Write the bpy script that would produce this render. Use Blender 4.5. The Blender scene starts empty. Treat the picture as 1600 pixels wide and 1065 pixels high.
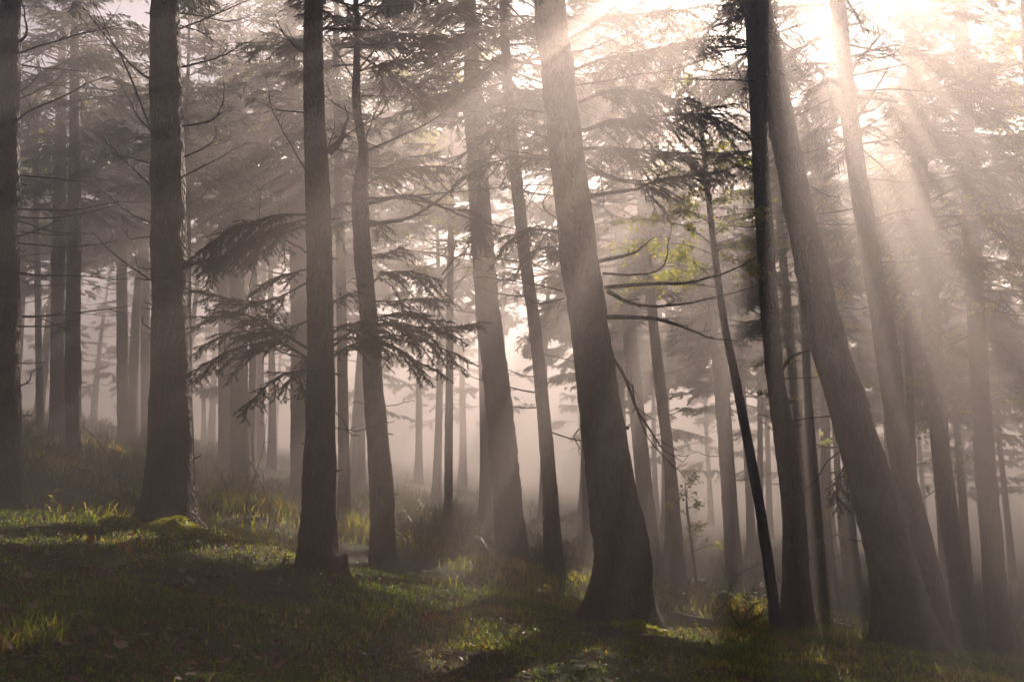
import bpy, math, time
import numpy as np
from mathutils import Vector

T0 = time.time()
rng = np.random.default_rng(7)
sc = bpy.context.scene
COL = sc.collection
R = math.radians

# ------------------------------------------------------------------ camera, sky, sun, exposure
PITCH = R(8.0); F = 1422.0; W0, H0 = 1600.0, 1065.0
cam_d = bpy.data.cameras.new('camera'); cam_d.lens = 32.0; cam_d.sensor_width = 36.0
cam_d.clip_start = 0.05; cam_d.clip_end = 1000.0
cam = bpy.data.objects.new('camera', cam_d); COL.objects.link(cam)
cam.location = (0, 0, 0); cam.rotation_euler = (math.pi / 2 + PITCH, 0, 0)
sc.camera = cam

SUN_EL, SUN_AZ = R(33.5), R(17.0)          # azimuth measured from +Y towards +X
SUN = np.array([math.cos(SUN_EL) * math.sin(SUN_AZ), math.cos(SUN_EL) * math.cos(SUN_AZ), math.sin(SUN_EL)])
world = bpy.data.worlds.new('World'); sc.world = world; world.use_nodes = True
wn = world.node_tree; bg = wn.nodes['Background']
sky = wn.nodes.new('ShaderNodeTexSky'); sky.sky_type = 'NISHITA'; sky.sun_disc = False
sky.sun_elevation = SUN_EL; sky.sun_rotation = SUN_AZ
sky.air_density = 0.5; sky.dust_density = 1.5; sky.ozone_density = 0.6
wn.links.new(sky.outputs[0], bg.inputs[0]); bg.inputs[1].default_value = 0.05
sun_d = bpy.data.lights.new('sun', 'SUN'); sun_d.energy = 5.0; sun_d.angle = R(0.5); sun_d.color = (1.0, 0.83, 0.70)
sun = bpy.data.objects.new('sun', sun_d); COL.objects.link(sun)
sun.rotation_euler = Vector(SUN).to_track_quat('Z', 'Y').to_euler()
sun.location = (8, 30, 30)
sc.view_settings.view_transform = 'Standard'; sc.view_settings.look = 'None'
sc.view_settings.exposure = 1.95; sc.view_settings.gamma = 1.0
HAZE_DENSITY = 0.041; HAZE_G = 0.66; HAZE_COLOR = (0.98, 0.88, 0.84)
sc.render.engine = 'CYCLES'
cy = sc.cycles
cy.use_denoising = True; cy.denoiser = 'OPENIMAGEDENOISE'; cy.denoising_input_passes = 'RGB_ALBEDO_NORMAL'
cy.max_bounces = 6; cy.diffuse_bounces = 2; cy.glossy_bounces = 1; cy.transmission_bounces = 3
cy.volume_bounces = 0; cy.transparent_max_bounces = 4
cy.use_adaptive_sampling = False
cy.caustics_reflective = False; cy.caustics_refractive = False
cy.sample_clamp_indirect = 4.0

# ------------------------------------------------------------------ helpers
CP, SP = math.cos(PITCH), math.sin(PITCH)
def V(px, py, Y):
    """point seen at photo pixel (px, py) that stands at world depth Y"""
    u = (px - W0 / 2) / F; v = (H0 / 2 - py) / F
    d = np.array([u, CP - v * SP, SP + v * CP])
    return d * (Y / d[1])

def hash3(ix, iy, iz, seed):
    h = (ix * 374761393 + iy * 668265263 + iz * 2147483647 + seed * 1274126177) & 0xFFFFFFFF
    h = ((h ^ (h >> 13)) * 1274126177) & 0xFFFFFFFF
    return ((h ^ (h >> 16)) & 0xFFFFFF) / float(0xFFFFFF)
def vnoise(p, seed=0):
    p = np.asarray(p, float); i = np.floor(p).astype(np.int64); f = p - i; f = f * f * (3 - 2 * f)
    out = 0
    for dx in (0, 1):
        for dy in (0, 1):
            for dz in (0, 1):
                w = (f[:, 0] if dx else 1 - f[:, 0]) * (f[:, 1] if dy else 1 - f[:, 1]) * (f[:, 2] if dz else 1 - f[:, 2])
                out = out + w * hash3(i[:, 0] + dx, i[:, 1] + dy, i[:, 2] + dz, seed)
    return out * 2 - 1
def fbm(p, seed=0, octs=3):
    s = 0; a = 1
    for o in range(octs):
        s = s + a * vnoise(np.asarray(p) * 2 ** o, seed + o * 17); a *= 0.5
    return s

def new_mesh(name, verts, faces, mat, smooth=True, attr=None):
    """faces: list of (n,3)/(n,4) int arrays; attr: per-vertex float 'tint'"""
    me = bpy.data.meshes.new(name)
    verts = np.asarray(verts, np.float32)
    if not isinstance(faces, (list, tuple)): faces = [faces]
    faces = [np.asarray(f, np.int32) for f in faces if len(f)]
    tot = np.concatenate([np.full(len(f), f.shape[1], np.int32) for f in faces])
    loops = np.concatenate([f.ravel() for f in faces])
    me.vertices.add(len(verts)); me.vertices.foreach_set('co', verts.ravel())
    me.loops.add(len(loops)); me.loops.foreach_set('vertex_index', loops)
    me.polygons.add(len(tot))
    me.polygons.foreach_set('loop_start', np.concatenate([[0], np.cumsum(tot)[:-1]]).astype(np.int32))
    me.polygons.foreach_set('loop_total', tot)
    me.polygons.foreach_set('use_smooth', np.full(len(tot), smooth))
    if attr is not None:
        a = me.attributes.new('tint', 'FLOAT', 'POINT'); a.data.foreach_set('value', np.asarray(attr, np.float32))
    me.materials.append(mat)
    me.update(calc_edges=True)
    return me
def link(name, me, parent=None, kind=None):
    o = bpy.data.objects.new(name, me); COL.objects.link(o)
    if parent is not None: o.parent = parent
    if kind: o['kind'] = kind
    return o
def local(parent, verts):
    return np.asarray(verts) - np.array(parent.location)
def thing(name, label, cat, loc, group=None):
    o = bpy.data.objects.new(name, None); COL.objects.link(o); o.location = loc; o.empty_display_size = 0.2
    o['label'] = label; o['category'] = cat
    if group: o['group'] = group
    return o
def tag(o, label, cat, group=None):
    o['label'] = label; o['category'] = cat
    if group: o['group'] = group
    return o
def unit(v):
    v = np.asarray(v, float); return v / (np.linalg.norm(v, axis=-1, keepdims=True) + 1e-9)

def catmull(P, n):
    P = np.asarray(P, float)
    P = np.vstack([2 * P[0] - P[1], P, 2 * P[-1] - P[-2]])
    m = len(P) - 3
    t = np.linspace(0, m, n); k = np.minimum(t.astype(int), m - 1); f = (t - k)[:, None]
    a, b, c, d = P[k], P[k + 1], P[k + 2], P[k + 3]
    return 0.5 * (2 * b + (c - a) * f + (2 * a - 5 * b + 4 * c - d) * f ** 2 + (3 * b - a - 3 * c + d) * f ** 3)

def tube(path, rad, segs, cap=True):
    path = np.asarray(path, float); n = len(path)
    tan = unit(np.gradient(path, axis=0))
    ref = np.array([0, 1.0, 0]) if abs(tan[0][1]) < 0.9 else np.array([1.0, 0, 0])
    A = np.zeros((n, 3)); A[0] = unit(np.cross(tan[0], ref))
    for i in range(1, n):
        a = A[i - 1] - tan[i] * A[i - 1].dot(tan[i]); A[i] = a / (np.linalg.norm(a) + 1e-9)
    B = np.cross(tan, A)
    th = np.arange(segs) * 2 * math.pi / segs
    rad = np.asarray(rad, float)
    ring = (A[:, None] * np.cos(th)[None, :, None] + B[:, None] * np.sin(th)[None, :, None])
    v = path[:, None] + ring * (rad[:, None, None] if rad.ndim == 1 else rad[:, :, None])
    v = v.reshape(-1, 3)
    i = np.arange(n - 1)[:, None] * segs; j = np.arange(segs)[None]; j2 = (j + 1) % segs
    q = np.stack([i + j, i + j2, i + segs + j2, i + segs + j], -1).reshape(-1, 4)
    f = [q]
    if cap:
        v = np.vstack([v, path[-1] + tan[-1] * rad[-1].mean() * 0.5])
        e = (n - 1) * segs; k = np.arange(segs)
        f.append(np.stack([e + k, e + (k + 1) % segs, np.full(segs, len(v) - 1)], -1))
    return v, f
def merge(parts):
    vs, fs3, fs4, o = [], [], [], 0
    for v, f in parts:
        vs.append(v)
        for a in (f if isinstance(f, list) else [f]):
            (fs4 if a.shape[1] == 4 else fs3).append(a + o)
        o += len(v)
    out = []
    if fs4: out.append(np.vstack(fs4))
    if fs3: out.append(np.vstack(fs3))
    return np.vstack(vs), out
def segs_to_prisms(a, b, ra, rb):
    """bulk 3-sided twigs"""
    n = len(a); d = unit(b - a); ref = np.where(np.abs(d[:, 2:3]) < 0.9, [[0, 0, 1.0]], [[1.0, 0, 0]])
    A = unit(np.cross(d, ref)); B = np.cross(d, A); v = []
    for p, r in ((a, ra), (b, rb)):
        for k in range(3):
            t = 2 * math.pi * k / 3
            v.append(p + (A * math.cos(t) + B * math.sin(t)) * np.reshape(r, (-1, 1)))
    v = np.stack(v, 1).reshape(-1, 3)
    o = np.arange(n)[:, None] * 6
    q = np.vstack([o + np.array([[k, (k + 1) % 3, 3 + (k + 1) % 3, 3 + k]]) for k in range(3)])
    return v, [q]

# ------------------------------------------------------------------ materials
def mat(name):
    m = bpy.data.materials.new(name); m.use_nodes = True
    n = m.node_tree; n.nodes.clear()
    out = n.nodes.new('ShaderNodeOutputMaterial')
    return m, n, out
def node(n, t, **kw):
    x = n.nodes.new(t)
    for k, v in kw.items(): setattr(x, k, v)
    return x
def ramp(n, stops, src):
    r = n.nodes.new('ShaderNodeValToRGB'); e = r.color_ramp.elements
    while len(e) < len(stops): e.new(0.5)
    for el, (p, c) in zip(e, stops): el.position = p; el.color = (*c, 1)
    n.links.new(src, r.inputs[0]); return r

def bark_material(name, dark, light, lichen, moss_h):
    m, n, out = mat(name)
    tc = node(n, 'ShaderNodeTexCoord'); mp = node(n, 'ShaderNodeMapping'); mp.inputs['Scale'].default_value = (1, 1, 0.45)
    n.links.new(tc.outputs['Object'], mp.inputs[0])
    vo = node(n, 'ShaderNodeTexVoronoi', feature='DISTANCE_TO_EDGE'); vo.inputs['Scale'].default_value = 26
    n.links.new(mp.outputs[0], vo.inputs['Vector'])
    no = node(n, 'ShaderNodeTexNoise'); no.inputs['Scale'].default_value = 9; no.inputs['Detail'].default_value = 8
    n.links.new(mp.outputs[0], no.inputs['Vector'])
    big = node(n, 'ShaderNodeTexNoise'); big.inputs['Scale'].default_value = 2.2; big.inputs['Detail'].default_value = 5
    n.links.new(tc.outputs['Object'], big.inputs['Vector'])
    col = ramp(n, [(0.3, dark), (0.7, light)], no.outputs[0])
    lm = ramp(n, [(0.56, (0, 0, 0)), (0.70, (1, 1, 1))], big.outputs[0])
    mx = node(n, 'ShaderNodeMix', data_type='RGBA'); n.links.new(lm.outputs[0], mx.inputs[0])
    n.links.new(col.outputs[0], mx.inputs[6]); mx.inputs[7].default_value = (*lichen, 1)
    # moss creeping up from the roots
    sep = node(n, 'ShaderNodeSeparateXYZ'); n.links.new(tc.outputs['Object'], sep.inputs[0])
    ad = node(n, 'ShaderNodeMath', operation='MULTIPLY_ADD'); n.links.new(big.outputs[0], ad.inputs[0]); ad.inputs[1].default_value = -moss_h * 2.4
    n.links.new(sep.outputs[2], ad.inputs[2])
    mm = node(n, 'ShaderNodeMapRange'); n.links.new(ad.outputs[0], mm.inputs[0])
    mm.inputs[1].default_value = -moss_h * 0.9; mm.inputs[2].default_value = -moss_h * 1.4; mm.inputs[3].default_value = 0; mm.inputs[4].default_value = 1
    mx2 = node(n, 'ShaderNodeMix', data_type='RGBA'); n.links.new(mm.outputs[0], mx2.inputs[0])
    n.links.new(mx.outputs[2], mx2.inputs[6]); mx2.inputs[7].default_value = (0.06, 0.075, 0.016, 1)
    b = node(n, 'ShaderNodeBsdfPrincipled'); b.inputs['Roughness'].default_value = 0.75
    b.inputs['Specular IOR Level'].default_value = 0.35
    n.links.new(mx2.outputs[2], b.inputs['Base Color'])
    h = node(n, 'ShaderNodeMath', operation='MULTIPLY_ADD'); n.links.new(vo.outputs[0], h.inputs[0]); h.inputs[1].default_value = 1.6
    n.links.new(no.outputs[0], h.inputs[2])
    bp = node(n, 'ShaderNodeBump'); bp.inputs['Strength'].default_value = 1.0; bp.inputs['Distance'].default_value = 0.03
    n.links.new(h.outputs[0], bp.inputs['Height']); n.links.new(bp.outputs[0], b.inputs['Normal'])
    n.links.new(b.outputs[0], out.inputs[0]); return m
def leaf_material(name, stops, trans, tcol_gain=1.0, rough=0.5, spec=0.4):
    """diffuse + translucent, colour from the 'tint' attribute"""
    m, n, out = mat(name)
    at = node(n, 'ShaderNodeAttribute', attribute_name='tint')
    c = ramp(n, stops, at.outputs['Fac'])
    b = node(n, 'ShaderNodeBsdfPrincipled'); b.inputs['Roughness'].default_value = rough; b.inputs['Specular IOR Level'].default_value = spec
    n.links.new(c.outputs[0], b.inputs['Base Color'])
    t = node(n, 'ShaderNodeBsdfTranslucent')
    g = node(n, 'ShaderNodeMix', data_type='RGBA', blend_type='MULTIPLY'); g.inputs[0].default_value = 1
    n.links.new(c.outputs[0], g.inputs[6]); g.inputs[7].default_value = (tcol_gain, tcol_gain, tcol_gain * 0.7, 1)
    n.links.new(g.outputs[2], t.inputs[0])
    mx = node(n, 'ShaderNodeMixShader'); mx.inputs[0].default_value = trans
    n.links.new(b.outputs[0], mx.inputs[1]); n.links.new(t.outputs[0], mx.inputs[2]); n.links.new(mx.outputs[0], out.inputs[0])
    return m
M = {}
M['bark'] = bark_material('spruce_bark', (0.030, 0.021, 0.016), (0.105, 0.075, 0.055), (0.15, 0.14, 0.11), 0.25)
M['bark_moss'] = bark_material('mossy_spruce_bark', (0.028, 0.020, 0.014), (0.10, 0.07, 0.048), (0.10, 0.105, 0.05), 0.7)
M['bark_pale'] = bark_material('beech_bark', (0.07, 0.06, 0.05), (0.17, 0.15, 0.13), (0.22, 0.21, 0.18), 0.3)
M['deadwood'] = bark_material('dead_wood', (0.03, 0.022, 0.017), (0.10, 0.075, 0.058), (0.14, 0.13, 0.11), 0.01)
M['needle'] = leaf_material('spruce_needles', [(0, (0.012, 0.022, 0.008)), (0.6, (0.035, 0.055, 0.014)), (1, (0.085, 0.075, 0.022))], 0.25)
M['leaf'] = leaf_material('beech_leaves', [(0, (0.13, 0.18, 0.012)), (0.6, (0.30, 0.32, 0.02)), (1, (0.46, 0.34, 0.03))], 0.65, 1.8)
M['grass'] = leaf_material('grass_blades', [(0, (0.022, 0.06, 0.005)), (0.5, (0.072, 0.10, 0.009)), (0.78, (0.22, 0.21, 0.025)), (1, (0.25, 0.14, 0.045))], 0.6, 2.8)
M['shrub'] = leaf_material('bilberry_leaves', [(0, (0.03, 0.05, 0.01)), (0.6, (0.08, 0.085, 0.018)), (1, (0.16, 0.10, 0.03))], 0.45, 1.2)
M['moss'] = leaf_material('moss_tufts', [(0, (0.09, 0.12, 0.005)), (0.6, (0.26, 0.26, 0.010)), (1, (0.32, 0.28, 0.02))], 0.5, 2.2)
M['litter'] = leaf_material('fallen_leaf', [(0, (0.05, 0.022, 0.012)), (0.4, (0.13, 0.06, 0.03)), (0.75, (0.24, 0.15, 0.09)), (1, (0.34, 0.25, 0.19))], 0.3, 1.1, 0.45)
M['orange'] = leaf_material('orange_leaf', [(0, (0.30, 0.045, 0.010)), (1, (0.42, 0.13, 0.015))], 0.55, 1.3)

m, n, out = mat('forest_floor')
tc = node(n, 'ShaderNodeTexCoord')
n1 = node(n, 'ShaderNodeTexNoise'); n1.inputs['Scale'].default_value = 1.1; n1.inputs['Detail'].default_value = 6; n.links.new(tc.outputs['Object'], n1.inputs['Vector'])
n2 = node(n, 'ShaderNodeTexNoise'); n2.inputs['Scale'].default_value = 22; n2.inputs['Detail'].default_value = 8; n.links.new(tc.outputs['Object'], n2.inputs['Vector'])
c1 = ramp(n, [(0.35, (0.022, 0.014, 0.008)), (0.7, (0.055, 0.033, 0.018))], n2.outputs[0])
c2 = ramp(n, [(0.35, (0.016, 0.030, 0.006)), (0.7, (0.04, 0.055, 0.011))], n2.outputs[0])
fm = ramp(n, [(0.42, (0, 0, 0)), (0.58, (1, 1, 1))], n1.outputs[0])
mx = node(n, 'ShaderNodeMix', data_type='RGBA'); n.links.new(fm.outputs[0], mx.inputs[0]); n.links.new(c1.outputs[0], mx.inputs[6]); n.links.new(c2.outputs[0], mx.inputs[7])
b = node(n, 'ShaderNodeBsdfPrincipled'); b.inputs['Roughness'].default_value = 0.9; b.inputs['Specular IOR Level'].default_value = 0.2
n.links.new(mx.outputs[2], b.inputs['Base Color'])
bp = node(n, 'ShaderNodeBump'); bp.inputs['Strength'].default_value = 0.9; bp.inputs['Distance'].default_value = 0.04
n.links.new(n2.outputs[0], bp.inputs['Height']); n.links.new(bp.outputs[0], b.inputs['Normal']); n.links.new(b.outputs[0], out.inputs[0])
M['ground'] = m

# ------------------------------------------------------------------ terrain
CTRL = [(0, 812, 8.6), (60, 806, 8.7), (130, 828, 8.6), (200, 820, 9.0), (262, 812, 9.2), (330, 832, 9.0), (400, 862, 8.7), (490, 884, 8.3), (570, 905, 8.1),
        (650, 927, 8.0), (720, 940, 8.0), (800, 953, 8.2), (900, 968, 8.4), (965, 962, 8.5), (1100, 995, 8.8), (1250, 1005, 9.8), (1418, 1004, 9.0), (1560, 1040, 9.0),
        (0, 1065, 3.7), (400, 1065, 4.3), (800, 1065, 5.1), (1200, 1065, 6.2), (1600, 1065, 7.6), (150, 940, 5.4), (600, 1000, 6.2), (1000, 1030, 6.6),
        (30, 800, 10.6), (150, 796, 11.4), (60, 715, 14.5), (116, 738, 16), (91, 682, 20), (193, 698, 25), (300, 780, 13.5), (365, 745, 21), (400, 818, 12.5), (440, 805, 15),
        (598, 900, 11.5), (540, 838, 16), (470, 770, 20), (700, 888, 12.5), (700, 845, 17), (800, 878, 16), (865, 897, 13), (640, 780, 26), (940, 890, 20), (1060, 915, 17),
        (1143, 915, 20), (1292, 955, 19), (1213, 985, 11), (1246, 995, 11), (1150, 960, 13), (1468, 1015, 11), (1515, 1025, 13), (1565, 1035, 15), (1350, 985, 13.5),
        (900, 870, 27), (1250, 900, 28), (350, 715, 30), (100, 650, 32)]
cp = np.array([V(*c) for c in CTRL])
def plane(x, y): return -1.2 - 0.19 * 22 * np.tanh(x / 22)
def rbfk(d): return np.exp(-(d / 2.6) ** 2) + 0.5 * np.exp(-(d / 6.0) ** 2)
K = rbfk(np.hypot(cp[:, None, 0] - cp[None, :, 0], cp[:, None, 1] - cp[None, :, 1]))
RW = np.linalg.solve(K + 0.10 * np.eye(len(cp)), cp[:, 2] - plane(cp[:, 0], cp[:, 1]))
def ground_z(x, y):
    x = np.atleast_1d(np.asarray(x, float)); y = np.atleast_1d(np.asarray(y, float)); sh = x.shape
    x = x.ravel(); y = y.ravel(); z = plane(x, y)
    for i in range(len(cp)):
        z = z + RW[i] * rbfk(np.hypot(x - cp[i, 0], y - cp[i, 1]))
    p = np.stack([x, y, np.zeros_like(x)], -1)
    z = z + 0.035 * fbm(p * 1.7, 3, 3) + 0.012 * fbm(p * 7.0, 9, 2)
    return z.reshape(sh)
def gz(x, y): return float(ground_z(x, y)[0])

ax = np.sinh(np.linspace(-4.2, 4.2, 340)) ; ax = ax / ax.max() * 118
ay = np.concatenate([np.linspace(-100, -4, 14)[:-1], np.linspace(-4, 3, 30)[:-1], np.linspace(3, 22, 300)[:-1], 22 + np.linspace(0, 1, 60) ** 1.8 * 96])
GX, GY = np.meshgrid(ax, ay)
GZ = ground_z(GX, GY)
gv = np.stack([GX, GY, GZ], -1).reshape(-1, 3); nx = len(ax)
i = np.arange(len(ay) - 1)[:, None] * nx; j = np.arange(nx - 1)[None]
gq = np.stack([i + j, i + j + 1, i + nx + j + 1, i + nx + j], -1).reshape(-1, 4)
link('ground', new_mesh('ground', gv, gq, M['ground']), kind='structure')

# ------------------------------------------------------------------ gaps in the canopy: lines along the sun through these points stay open
GAPS = []
def gap(px, py, Y, r): GAPS.append((V(px, py, Y), r))
for a in [(262, 812, 9.1, 0.42), (190, 842, 8.6, 0.30), (150, 846, 8.6, 0.2), (330, 845, 8.8, 0.3), (420, 880, 8.5, 0.32), (490, 890, 8.1, 0.25), (570, 908, 8.0, 0.28), (640, 928, 7.9, 0.25), (700, 950, 7.7, 0.2),
          (430, 800, 15, 0.7), (590, 800, 16, 0.6), (80, 690, 16, 0.8), (1000, 380, 12, 0.45), (1050, 420, 11.5, 0.45), (980, 440, 12, 0.3), (1270, 560, 18, 0.8), (1150, 930, 14, 0.5), (1080, 940, 14, 0.4),
          (1300, 120, 5.5, 0.18), (1430, 220, 5.5, 0.24), (1530, 150, 6, 0.28), (1565, 350, 6.5, 0.3), (1480, 400, 6, 0.22), (1370, 400, 6, 0.2)]:
    gap(*a)
for gx_, gy_, r in [(-1.7, 12.2, 0.28), (-0.8, 13.0, 0.42), (0.3, 12.3, 0.26), (1.2, 14.2, 0.4), (-3.3, 13.2, 0.5), (-0.3, 10.4, 0.22), (2.3, 12.2, 0.28), (3.3, 15.0, 0.4), (-5.6, 17.0, 0.7),
                    (-2.2, 16.0, 0.5), (0.0, 17.0, 0.5), (2.0, 18.0, 0.5), (4.6, 17.5, 0.4), (-7.5, 15.5, 0.6), (5.8, 13.5, 0.3), (1.6, 10.8, 0.2)]:
    GAPS.append((np.array([gx_, gy_, -1.2 - 0.19 * gx_]), r * 1.25))
for yy in range(40, 800, 60): gap(297, yy, 9.1, 0.20)
for yy in range(560, 860, 60): gap(614, yy, 11.4, 0.14)
def sst(a, b, x): t = np.clip((x - a) / (b - a), 0, 1); return t * t * (3 - 2 * t)
def keep(p):
    """False where a point lies in an opening of the canopy; (gx, gy) is where a sun ray through the point reaches the ground"""
    t = (p[:, 2] + 1.2 + 0.19 * p[:, 0]) / (SUN[2] + 0.19 * SUN[0]); gx = p[:, 0] - t * SUN[0]; gy = p[:, 1] - t * SUN[1]
    st = np.stack([gx * 1.0, gy * 0.62, np.zeros(len(p))], -1)
    nz = fbm(st * 0.95, 41, 2)
    thr = 0.62 + 0.15 * sst(2.5, 6.0, gx)                                   # behind the bank: scattered openings
    thr = thr + 0.5 * sst(-1.9, -2.6, gx) * sst(9.3, 9.6, gy) * sst(14.5, 13.0, gy)   # the hollow behind the bank stays dim
    thr = thr - 0.38 * sst(-1.5, -3.0, gx) * sst(14.5, 16.0, gy) - 0.18 * sst(14.0, 16.0, gy) * sst(3.0, 1.5, gx)
    front = sst(7.7, 7.2, gy) * sst(2.0, 2.8, gy) * (1 - sst(1.5, 2.4, gx))                          # the foreground bank lies in the shade of the crowns
    thr = thr - 0.42 * sst(1.5, 2.4, gx) * sst(8.0, 7.0, gy) + 2.0 * front
    crest = sst(7.75, 8.1, gy) * sst(9.5, 9.0, gy) * sst(-5.2, -4.6, gx) * sst(0.1, -0.4, gx)   # the crest of the bank catches the sun
    thr = thr * (1 - crest) + crest * -1.0
    over = sst(2.8, 1.8, gy)                                               # light that passes overhead
    thr = thr * (1 - over) + over * (0.80 - 0.42 * sst(-2.5, -0.6, gx))
    k = nz < thr
    for g, r in GAPS:
        d = p - g; t = d @ SUN; q = np.linalg.norm(d - t[:, None] * SUN, axis=1)
        k &= ~((t > 1.2) & (q < r * (1 + 0.4 * vnoise(st * 3 + 9, 5))))
    return k

# ------------------------------------------------------------------ trees
def wood_noise(path, segs, amp, seed):
    n = len(path); th = np.arange(segs) * 2 * math.pi / segs
    p = np.stack([np.repeat(np.cos(th)[None], n, 0) * 2.2, np.repeat(np.sin(th)[None], n, 0) * 2.2, np.repeat(path[:, 2:3] * 3.0, segs, 1)], -1).reshape(-1, 3)
    a = fbm(p, seed, 2).reshape(n, segs)
    b = fbm(p * np.array([4.5, 4.5, 3.5]), seed + 5, 2).reshape(n, segs)
    return amp * (a + 0.55 * b)
def trunk_mesh(root, wp, Y, height, segs, material, seed, fine=0.05, flare=0.35):
    """wp: [(px, py, width_px)...] from the foot upward; returns path, radii (world)"""
    P = np.array([V(a, b_, Y) for a, b_, w in wp]); Rr = np.array([w * Y / F / 2 for _, _, w in wp])
    P[0][2] = gz(P[0][0], Y)
    top = P[-1].copy(); d = unit(P[-1] - P[max(0, len(P) - 3)]); d = unit(d * 0.5 + np.array([0, 0, 0.5])); hz = P[0][2] + height
    ext = [top + d * (hz - top[2]) * f for f in (0.33, 0.66, 1.0)]; er = [Rr[-1] * (1 - 0.9 * f) for f in (0.33, 0.66, 1.0)]
    P = np.vstack([P[0] - np.array([0, 0, 0.35]), P, ext]); Rr = np.concatenate([[Rr[0] * 1.15], Rr, er])
    L = np.linalg.norm(np.diff(P, axis=0), axis=1).sum(); N = int(min(L / fine, 260))
    q = catmull(np.hstack([P, Rr[:, None]]), N * 2)
    # even spacing low down, coarser above the picture
    z = q[:, 2]; o = np.argsort(z); q = q[o]; zs = np.concatenate([np.linspace(z.min(), min(top[2] + 0.3, z.max()), int(N * 0.85)), np.linspace(min(top[2] + 0.3, z.max()), z.max(), int(N * 0.15) + 2)[1:]])
    q = np.stack([np.interp(zs, q[:, 2], q[:, k]) for k in range(4)], -1); path, rad = q[:, :3], np.maximum(q[:, 3], 0.006)
    hh = path[:, 2] - gz(path[0][0], Y); th = np.arange(segs) * 2 * math.pi / segs
    lob = 1 + np.exp(-np.maximum(hh, 0) / 0.22)[:, None] * flare * (0.35 + 0.9 * np.maximum(0, np.cos(th * (4 if seed % 2 else 5) + seed))[None] ** 2)
    rr = rad[:, None] * lob * (1 + wood_noise(path, segs, 0.065, seed))
    v, f = tube(path, rr, segs)
    o = link('trunk', new_mesh('trunk', local(root, v), f, material), root)
    return path, rad, o
def on_trunk(path, rad, z):
    return np.array([np.interp(z, path[:, 2], path[:, k]) for k in range(3)]), float(np.interp(z, path[:, 2], rad))

def wiggle(P, amp, seed):
    P = np.asarray(P, float); n = len(P); s = np.linspace(0, 1, n)[:, None]
    k = np.stack([np.full(n, seed * 1.7), s[:, 0] * 5, np.zeros(n)], -1)
    return P + np.stack([fbm(k + [0, 0, 7], 1), fbm(k + [0, 0, 17], 2), fbm(k + [0, 0, 27], 3)], -1) * amp * s
def grow(a, d, L, nseg, up, jit):
    """polyline from a along d that bends by 'up' (per unit length, vertical)"""
    p = [np.array(a, float)]; d = unit(d)
    for k in range(nseg):
        d = unit(d + np.array([0, 0, up * L / nseg]) + rng.normal(0, jit, 3)); p.append(p[-1] + d * L / nseg)
    return np.array(p)
def bare_branch(path, r0, twigs=8, tl=0.35, upt=0.5, r1=0.003):
    """one bare branch with its twigs: list of tubes"""
    n = len(path); parts = [tube(path, np.linspace(r0, r1, n) ** 1.0, 6)]
    Lb = np.linalg.norm(np.diff(path, axis=0), axis=1).sum()
    for k in range(twigs):
        t = rng.uniform(0.2, 0.95); i = min(int(t * (n - 1)), n - 2); a = path[i] + (path[i + 1] - path[i]) * (t * (n - 1) - i)
        d = unit(path[i + 1] - path[i]); s = unit(np.cross(d, [0, 0, 1])) * rng.choice([-1, 1])
        dd = unit(d * 0.8 + s * rng.uniform(0.2, 0.9) + np.array([0, 0, rng.uniform(-0.5, 0.6)]))
        l = tl * rng.uniform(0.4, 1.2) * (1.1 - 0.5 * t)
        q = grow(a, dd, l, 5, upt, 0.12); parts.append(tube(q, np.linspace(max(r0 * (1 - t) * 0.5, 0.004), 0.0018, 6), 4))
        if rng.random() < 0.5:
            q2 = grow(q[2], unit(q[3] - q[2] + rng.normal(0, 0.5, 3)), l * 0.5, 3, upt, 0.12); parts.append(tube(q2, np.linspace(0.003, 0.0014, 4), 3))
    return parts

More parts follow.
